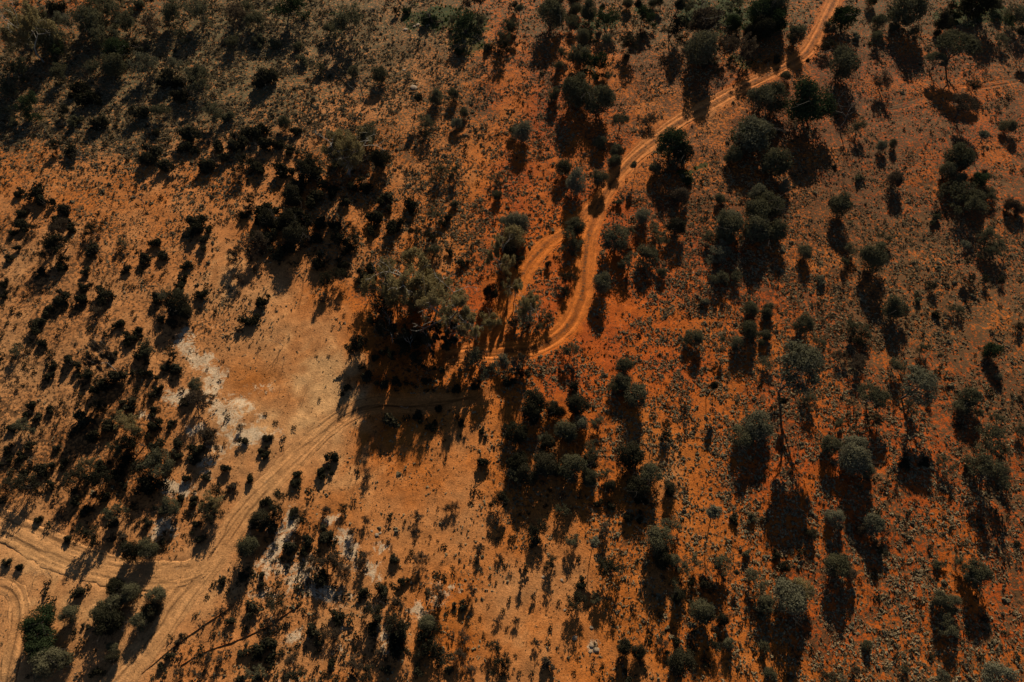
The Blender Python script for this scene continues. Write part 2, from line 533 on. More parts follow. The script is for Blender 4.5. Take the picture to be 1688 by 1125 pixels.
def build_ground():
    xs = axis(-128, 128, .45, 9000); ys = axis(-6, 158, .45, 9000)
    X, Y = np.meshgrid(xs, ys)
    x = X.ravel(); y = Y.ravel()
    tv = track_dist(x, y)
    z = ground_h(x, y, tv[0])
    nx, ny = len(xs), len(ys)
    i = np.arange(nx - 1); j = np.arange(ny - 1)
    I, J = np.meshgrid(i, j)
    a = (J * nx + I).ravel()
    f = np.stack([a, a + 1, a + nx + 1, a + nx], 1)
    me = np_mesh('ground', np.stack([x, y, z], 1), f, [M_SOIL], smooth=True)
    soil_attr(me, *soil_color(x, y, tv))
    o = link('ground', me)
    o['kind'] = 'structure'


build_ground()


def build_track(name, key, lift, seed):
    t = TR[key]; p = t['p']; n = len(p)
    tan = np.gradient(p, axis=0); tan /= np.linalg.norm(tan, axis=1)[:, None]
    nor = np.stack([-tan[:, 1], tan[:, 0]], 1)
    K = 49
    u = np.linspace(-1, 1, K)
    s = np.arange(n) * 0.3
    wob = (fbm(s / 3.0, s * 0 + seed, 5, 4) - .5) * 1.3
    hw = t['hw'] + .35 + wob * .5
    D = u[None, :] * hw[:, None]
    P = p[:, None, :] + nor[:, None, :] * D[:, :, None]
    x = P[..., 0].ravel(); y = P[..., 1].ravel(); d = D.ravel()
    S = np.repeat(s, K)
    hwf = np.repeat(hw, K)
    off = np.repeat((fbm(s / 9.0, s * 0 + seed + 3, 15, 2) - .5) * .5, K)
    rut = np.exp(-((np.abs(d - off) - .74) / .24) ** 2)
    mid = np.exp(-((d - off) / .36) ** 2)
    wig = (fbm(S / 5.0, d * 0 + 3, 91, 2) - .5) * 1.2
    streak = fbm(S / 14.0 + 5, (d + wig) * 2.4, seed + 101, 4) - .5
    streak2 = vnoise(S / 8.0, (d + wig * .6) * 7.0, seed + 121) - .5
    edge = sstep(.70, 1.0, np.abs(d) / hwf + (fbm(x / .9, y / .9, 55, 3) - .5) * .35)
    end = np.minimum(sstep(0, 2.5, S), sstep(0, 2.5, s[-1] - S))
    z = base_h(x, y) + lift - (.03 + .06 * t['strip']) * rut + streak * (.05 + .04 * t['strip']) + streak2 * .02 + (fbm(x / 1.1, y / 1.1, 77, 3) - .5) * .07 + (vnoise(x / .5, y / .5, 8) - .5) * .04 - .30 * edge - .35 * (1 - end)
    faces = []
    a = (np.arange(n - 1)[:, None] * K + np.arange(K - 1)[None, :]).ravel()
    f = np.stack([a, a + K, a + K + 1, a + 1], 1)
    z0, mk = soil_color(x, y)
    mk = mk * (1 - t['bright'] * (.85 - edge[:, None] * .85))
    mk[:, 0] = np.maximum(mk[:, 0], .55 * t['strip'] * mid * (vnoise(S / 1.5, d * 0, 7) > .3))
    px, py = to_px(x, y)
    r = sample(RED, px, py)
    comp = (C_SND * .93) * (1 - r[:, None]) + np.array([.53, .150, .020]) * r[:, None]
    c = z0 * (1 - t['bright'] * .8) + comp * t['bright'] * .8
    c = c * (1 + .22 * rut[:, None] * t['strip'] + (streak[:, None] * .45 + streak2[:, None] * .2))
    c = c * (1 - .42 * t['strip'] * (mid * (0.5 + vnoise(S / 1.2, d / .4, 33)))[:, None])
    rg = np.random.default_rng(seed)
    for q in range(6):
        o_ = rg.uniform(-.8, .8) * hwf + (fbm(S / 7.0, S * 0 + q * 3.1, seed * 7 + q, 3) - .5) * 2.2
        ln = np.exp(-((d - o_) / rg.uniform(.07, .16)) ** 2) * sstep(.35, .6, vnoise(S / 6.0, S * 0 + q, 44))
        c = c * (1 - rg.choice([.5, .5, -.18]) * ln[:, None] * (1.15 - t['strip']))
        z = z - .012 * ln
    c = c * (1 - .30 * edge[:, None] * (edge < .98)[:, None])
    me = np_mesh(name, np.stack([x, y, z], 1), f, [M_SOIL], smooth=True)
    soil_attr(me, np.clip(c, .01, .8), mk)
    o = link(name, me)
    o['kind'] = 'structure'


build_track('track', 'upper', 0.012, 1)
build_track('track', 'loop', 0.004, 2)
build_track('track', 'lower', 0.000, 3)
build_track('track', 'west', 0.016, 4)
build_track('track', 'southwest', -0.004, 5)
build_track('track', 'east', -0.010, 6)


# thin dark-red runnel lines in the sand, bottom left
def build_runnel(pix, w):
    p = catmull([at(x, y) for x, y in pix], .25)
    n = len(p)
    s = np.arange(n) * .25
    tan = np.gradient(p, axis=0); tan /= np.linalg.norm(tan, axis=1)[:, None]
    nor = np.stack([-tan[:, 1], tan[:, 0]], 1)
    p = p + nor * ((fbm(s / 2.5, s * 0, 7, 3) - .5) * .35)[:, None]
    prof = [(-1.6, -.05), (-1, .05), (-.3, .10), (.3, .10), (1, .05), (1.6, -.05)]
    K = len(prof)
    v = []; wd = w * (.6 + fbm(s / 1.5, s * 0 + 3, 9, 2))
    for k, (a, hz) in enumerate(prof):
        q = p + nor * (a * wd)[:, None]
        v.append(np.stack([q[:, 0], q[:, 1], ground_h(q[:, 0], q[:, 1]) + hz * (.5 + vnoise(s / .7, s * 0 + k, 3))], 1))
    V = np.stack(v, 1).reshape(-1, 3)
    a = (np.arange(n - 1)[:, None] * K + np.arange(K - 1)[None, :]).ravel()
    f = np.stack([a, a + K, a + K + 1, a + 1], 1)
    me = np_mesh('soil_ridge', V, f, [M_SOIL], smooth=True)
    soil_attr(me, np.tile([.36, .155, .06], (len(V), 1)))
    o = link('soil_ridge', me); o['kind'] = 'structure'


build_runnel([(226, 1120), (262, 1090), (300, 1058), (335, 1035), (362, 1015), (388, 997)], .020)
build_runnel([(300, 1098), (345, 1074), (392, 1056), (430, 1040), (470, 1015), (495, 1000)], .016)


# ------------------------------------------------------------------ plants: shapes
def leaves(rng, lobes, n, size, fuzz=.10, shell=.75, out=.9, elong=1.0):
    """small leaf clusters (quads) through the volume of a set of ellipsoid lobes (x,y,z,rx,rz)"""
    lob = np.array(lobes, float)
    wgt = (lob[:, 3] ** 2 * lob[:, 4]) ** .67; wgt /= wgt.sum()
    k = rng.choice(len(lob), n, p=wgt)
    d = rng.normal(size=(n, 3)); d /= np.linalg.norm(d, axis=1)[:, None]
    rad = np.where(rng.random(n) < shell, 1 - np.abs(rng.normal(0, .13, n)) + rng.normal(0, fuzz, n), rng.random(n) ** .5)
    c = lob[k, :3] + d * rad[:, None] * np.stack([lob[k, 3], lob[k, 3], lob[k, 4]], 1)
    c[:, 2] = np.maximum(c[:, 2], size * .3)
    nrm = d * out + rng.normal(size=(n, 3)) * .5 + np.array([0, 0, .15])
    nrm /= np.linalg.norm(nrm, axis=1)[:, None]
    t = np.cross(nrm, rng.normal(size=(n, 3))); t /= np.linalg.norm(t, axis=1)[:, None] + 1e-9
    b = np.cross(nrm, t)
    s = size * rng.uniform(.5, 1.35, n)[:, None]
    v = np.empty((n, 4, 3))
    j = lambda: rng.uniform(.6, 1.1, n)[:, None]
    v[:, 0] = c - t * s * j() * elong; v[:, 1] = c - b * s * j() * .8; v[:, 2] = c + t * s * j() * elong; v[:, 3] = c + b * s * j() * .8
    f = np.arange(n * 4).reshape(n, 4)
    return v.reshape(-1, 3), f


class Wood:
    def __init__(s):
        s.v = []; s.f = []; s.tips = []; s.n = 0

    def tube(s, pts, r0, r1, sides=4):
        pts = [np.array(p, float) for p in pts]
        m = len(pts)
        for i, p in enumerate(pts):
            d = pts[min(i + 1, m - 1)] - pts[max(i - 1, 0)]
            d = d / (np.linalg.norm(d) + 1e-9)
            a = np.cross(d, [.3, .9, .1]); a /= np.linalg.norm(a) + 1e-9
            b = np.cross(d, a)
            r = r0 + (r1 - r0) * i / (m - 1)
            for k in range(sides):
                th = 2 * math.pi * k / sides
                s.v.append(p + (a * math.cos(th) + b * math.sin(th)) * r)
        for i in range(m - 1):
            for k in range(sides):
                a0 = s.n + i * sides + k; a1 = s.n + i * sides + (k + 1) % sides
                s.f.append((a0, a1, a1 + sides, a0 + sides))
        s.n += m * sides


def grow(rng, w, w2, p, d, L, r, depth, maxd, kids, spread, up, shrink=.72, wig=.22):
    """recursive limbs; w takes the trunk and first limbs, w2 the twigs"""
    segs = 3 if depth < 2 else 2
    pts = [p]; q = np.array(p, float); dd = np.array(d, float)
    for i in range(segs):
        dd = dd + rng.normal(0, wig, 3) + np.array([0, 0, up * .3]); dd /= np.linalg.norm(dd)
        q = q + dd * L / segs; pts.append(q.copy())
    tgt = w if depth < 2 else w2
    tgt.tube(pts, r, r * .62, 5 if depth < 1 else (4 if depth < 2 else 3))
    if depth >= maxd:
        w2.tips.append(q); return
    if depth >= maxd - 2:
        w2.tips.append(q * .5 + pts[-2] * .5)
    nk = kids[min(depth, len(kids) - 1)]
    nk = nk if isinstance(nk, int) else rng.integers(nk[0], nk[1] + 1)
    ph = rng.random() * 6.28
    for k in range(nk):
        ph += 6.28 / nk + rng.normal(0, .4)
        a = np.cross(dd, [math.cos(ph), math.sin(ph), .2]); a /= np.linalg.norm(a) + 1e-9
        nd_ = dd * math.cos(spread) + a * math.sin(spread) * rng.uniform(.6, 1.3)
        nd_[2] += up * .35
        nd_ /= np.linalg.norm(nd_)
        start = pts[-1] if k < 2 else pts[-2]
        grow(rng, w, w2, start, nd_, L * shrink * rng.uniform(.75, 1.15), r * .6, depth + 1, maxd, kids, spread, up, shrink, wig)


def wood_mesh(name, woods, mat):
    v = []; f = []; n = 0
    for w in woods:
        if w.n == 0: continue
        v += w.v; f += [tuple(i + n for i in q) for q in w.f]; n += w.n
    return np_mesh(name, np.array(v), np.array(f), [mat], smooth=True)


# every builder returns unit-width meshes (crown about 1 wide): list of (part name, mesh-without-leaf-colour, isleaf)
def shape_R(seed):
    rng = np.random.default_rng(seed)
    lob = [(rng.normal(0, .04), rng.normal(0, .04), .42, .36, .37)]
    for i in range(13):
        th = rng.random() * 6.28; ph = rng.uniform(-.9, 1.3)
        rr = rng.uniform(.22, .36); r = rng.uniform(.10, .20)
        lob.append((math.cos(th) * math.cos(ph) * rr, math.sin(th) * math.cos(ph) * rr, max(.14, .43 + math.sin(ph) * rr * .95), r, r * .95))
    v, f = leaves(rng, lob, 6400, .0195, .14, .65, 1.0, elong=1.4)
    w = Wood()
    for i in range(2):
        a = rng.random() * 6.28
        grow(rng, w, w, (0, 0, .2), (math.cos(a) * .8, math.sin(a) * .8, .9), .36, .010, 1, 4, (2, 2, 2), .5, .1, .8)
    for i in range(rng.integers(2, 5)):
        grow(rng, w, w, (rng.normal(0, .02), rng.normal(0, .02), -.03), (rng.normal(0, .3), rng.normal(0, .3), 1), .22, .022, 0, 3, (3, 3, 2), .55, .1)
    return [('trunk', (w,)), ('crown', (v, f))]


def shape_M(seed):
    rng = np.random.default_rng(seed)
    w = Wood(); w2 = Wood()
    for i in range(rng.integers(3, 6)):
        a = rng.random() * 6.28; s = rng.uniform(.25, .75)
        grow(rng, w, w2, (0, 0, -.03), (math.cos(a) * s, math.sin(a) * s, 1), .34, .014, 0, 3, (3, 3, 2), .55, .12, .72)
    tips = np.array(w2.tips)
    lob = [(t[0], t[1], t[2], rng.uniform(.06, .12), rng.uniform(.05, .1)) for t in tips[rng.random(len(tips)) < .8]]
    v, f = leaves(rng, lob, 3000, .021, .30, .4, elong=1.3)
    return [('stems', (w, w2)), ('foliage', (v, f))]


def shape_S(seed):
    rng = np.random.default_rng(seed)
    lob = []
    n = rng.integers(5, 10)
    ax = rng.uniform(.6, 1.0)
    for i in range(n):
        a = rng.random() * 6.28; d = rng.uniform(.05, .38); r = rng.uniform(.10, .19)
        lob.append((math.cos(a) * d, math.sin(a) * d * ax, r * rng.uniform(.8, 1.7), r, r * rng.uniform(.8, 1.1)))
    v, f = leaves(rng, lob, 900, .040, .24, .5, elong=1.45)
    w = Wood()
    for i in range(5):
        a = rng.random() * 6.28
        grow(rng, w, w, (0, 0, -.03), (math.cos(a) * .9, math.sin(a) * .9, .8), .22, .010, 0, 2, (2, 2), .5, .1)
    V = np.concatenate([v, np.array(w.v)]); Fc = np.concatenate([f, np.array(w.f) + len(v)])
    return V, Fc, len(f)


def shape_G(seed, n=16000):
    rng = np.random.default_rng(seed)
    w = Wood(); w2 = Wood()
    grow(rng, w, w2, (0, 0, -.05), (rng.normal(0, .12), rng.normal(0, .12), 1), .42, .026, 0, 5, (3, 3, 3, 2, 2), .62, .16, .70, .20)
    w3 = Wood()
    for i in range(3):
        a = rng.random() * 6.28
        p0 = np.array([math.cos(a) * .05, math.sin(a) * .05, rng.uniform(.45, .8)])
        grow(rng, w3, w3, p0, (math.cos(a), math.sin(a), .9), .30, .010, 1, 4, (2, 2, 2), .5, .15, .7, .25)
    tips = np.array(w2.tips)
    sc = .5 / np.percentile(np.hypot(tips[:, 0] - tips[:, 0].mean(), tips[:, 1] - tips[:, 1].mean()), 92) * .92
    keep = tips[rng.random(len(tips)) < .50]
    lob = [(t[0], t[1], t[2], rng.uniform(.035, .075) / sc, rng.uniform(.05, .11)) for t in keep]
    v, f = leaves(rng, lob, n, .0108 / sc, .34, .3, elong=1.5)
    c = np.array([tips[:, 0].mean(), tips[:, 1].mean(), 0])
    shift = lambda q: q * np.array([sc, sc, 1.0])
    v = shift(v)
    for ww in (w, w2, w3):
        ww.v = [shift(p) for p in ww.v]
    return [('trunk', (w, w2)), ('bare_limb', (w3,)), ('crown', (v, f))]


def shape_U(seed):
    rng = np.random.default_rng(seed)
    w = Wood(); w2 = Wood()
    grow(rng, w, w2, (0, 0, -.05), (rng.normal(0, .1), rng.normal(0, .1), 1), .40, .028, 0, 4, (4, 3, 3, 2), .80, .14, .62, .15)
    tips = np.array(w2.tips)
    lob = []
    for i in range(38):
        a = rng.random() * 6.28; d = math.sqrt(rng.random()) * .42; r = rng.uniform(.07, .15)
        lob.append((math.cos(a) * d, math.sin(a) * d, .86 - .25 * (d / .4) ** 2 * .5 + rng.normal(0, .02), r, r * .62))
    v, f = leaves(rng, lob, 7000, .0175, .24, .55, 1.1, elong=1.3)
    return [('trunk', (w, w2)), ('crown', (v, f))]


def shape_D(seed):
    rng = np.random.default_rng(seed)
    w = Wood(); w2 = Wood()
    grow(rng, w, w2, (0, 0, -.05), (rng.normal(0, .15), rng.normal(0, .15), 1), .52, .022, 0, 6, (3, 3, 2, 2, 2, 2), .55, .10, .74, .22)
    return [('trunk', (w,)), ('branches', (w2,))]


def shape_T(seed):
    rng = np.random.default_rng(seed)
    w = Wood(); w2 = Wood()
    top = np.array([rng.normal(0, .15), rng.normal(0, .15), 1.35])
    mid = top * .5 + np.array([rng.normal(0, .07), rng.normal(0, .07), 0])
    w.tube([(0, 0, -.05), mid, top], .028, .016, 5)
    lob = []
    for i in range(5):
        grow(rng, w, w2, mid + (top - mid) * rng.uniform(.2, 1), (rng.normal(0, .7), rng.normal(0, .7), .6), .30, .012, 1, 3, (2, 2, 2), .6, .1)
    for i in range(9):
        a = rng.random() * 6.28; d = rng.random() * .28; r = rng.uniform(.12, .22)
        lob.append((top[0] + math.cos(a) * d, top[1] + math.sin(a) * d, 1.45 + rng.normal(0, .10), r, r * .8))
    v, f = leaves(rng, lob, 2200, .034, .2, .6, elong=1.3)
    return [('trunk', (w, w2)), ('crown', (v, f))]


def shape_K(seed):
    rng = np.random.default_rng(seed)
    import bmesh
    bm = bmesh.new()
    bmesh.ops.create_icosphere(bm, subdivisions=2, radius=.5)
    V = []
    for v in bm.verts:
        v.co *= 1 + rng.normal(0, .10)
        v.co.z = v.co.z * .55 + .12
        v.co.x *= 1.15
    me = bpy.data.meshes.new('stone'); bm.to_mesh(me); bm.free()
    me.materials.append(M_STONE)
    return me


# height (and crown-centre height) as a multiple of crown width
CENTRE = {'R': .45, 'M': .55, 'S': .20, 'G': 1.15, 'U': .70, 'D': .95, 'T': 1.43, 'K': .1}
CACHE = {}


def variants(kind, tone, idx):
    key = (kind, tone, idx)
    if key in CACHE:
        return CACHE[key]
    base = ('shape', kind, idx)
    seed = idx * 31 + ord(kind)
    if kind == 'K':
        CACHE[key] = [('stone', shape_K(seed))]; return CACHE[key]
    if base not in CACHE:
        CACHE[base] = {'R': shape_R, 'M': shape_M, 'S': shape_S, 'G': shape_G, 'U': shape_U, 'D': shape_D, 'T': shape_T}[kind](seed)
    s = CACHE[base]
    if kind == 'S':
        V, Fc, nl = s
        mi = np.zeros(len(Fc), int); mi[nl:] = 1
        CACHE[key] = [('low_shrub', np_mesh('low_shrub', V, Fc, [LEAF[tone], M_BARK], mi))]
        return CACHE[key]
    out = []
    for nm, g in s:
        if isinstance(g[0], Wood):
            wm = M_PALE if (kind == 'G' or tone == 'w') else (M_DEAD if kind == 'D' else M_BARK)
            wk = ('wood', kind, idx, nm, wm.name)
            if wk not in CACHE:
                CACHE[wk] = wood_mesh(nm, g, wm)
            out.append((nm, CACHE[wk]))
        else:
            out.append((nm, np_mesh(nm, g[0], g[1], [LEAF[tone]])))
    CACHE[key] = out
    return out


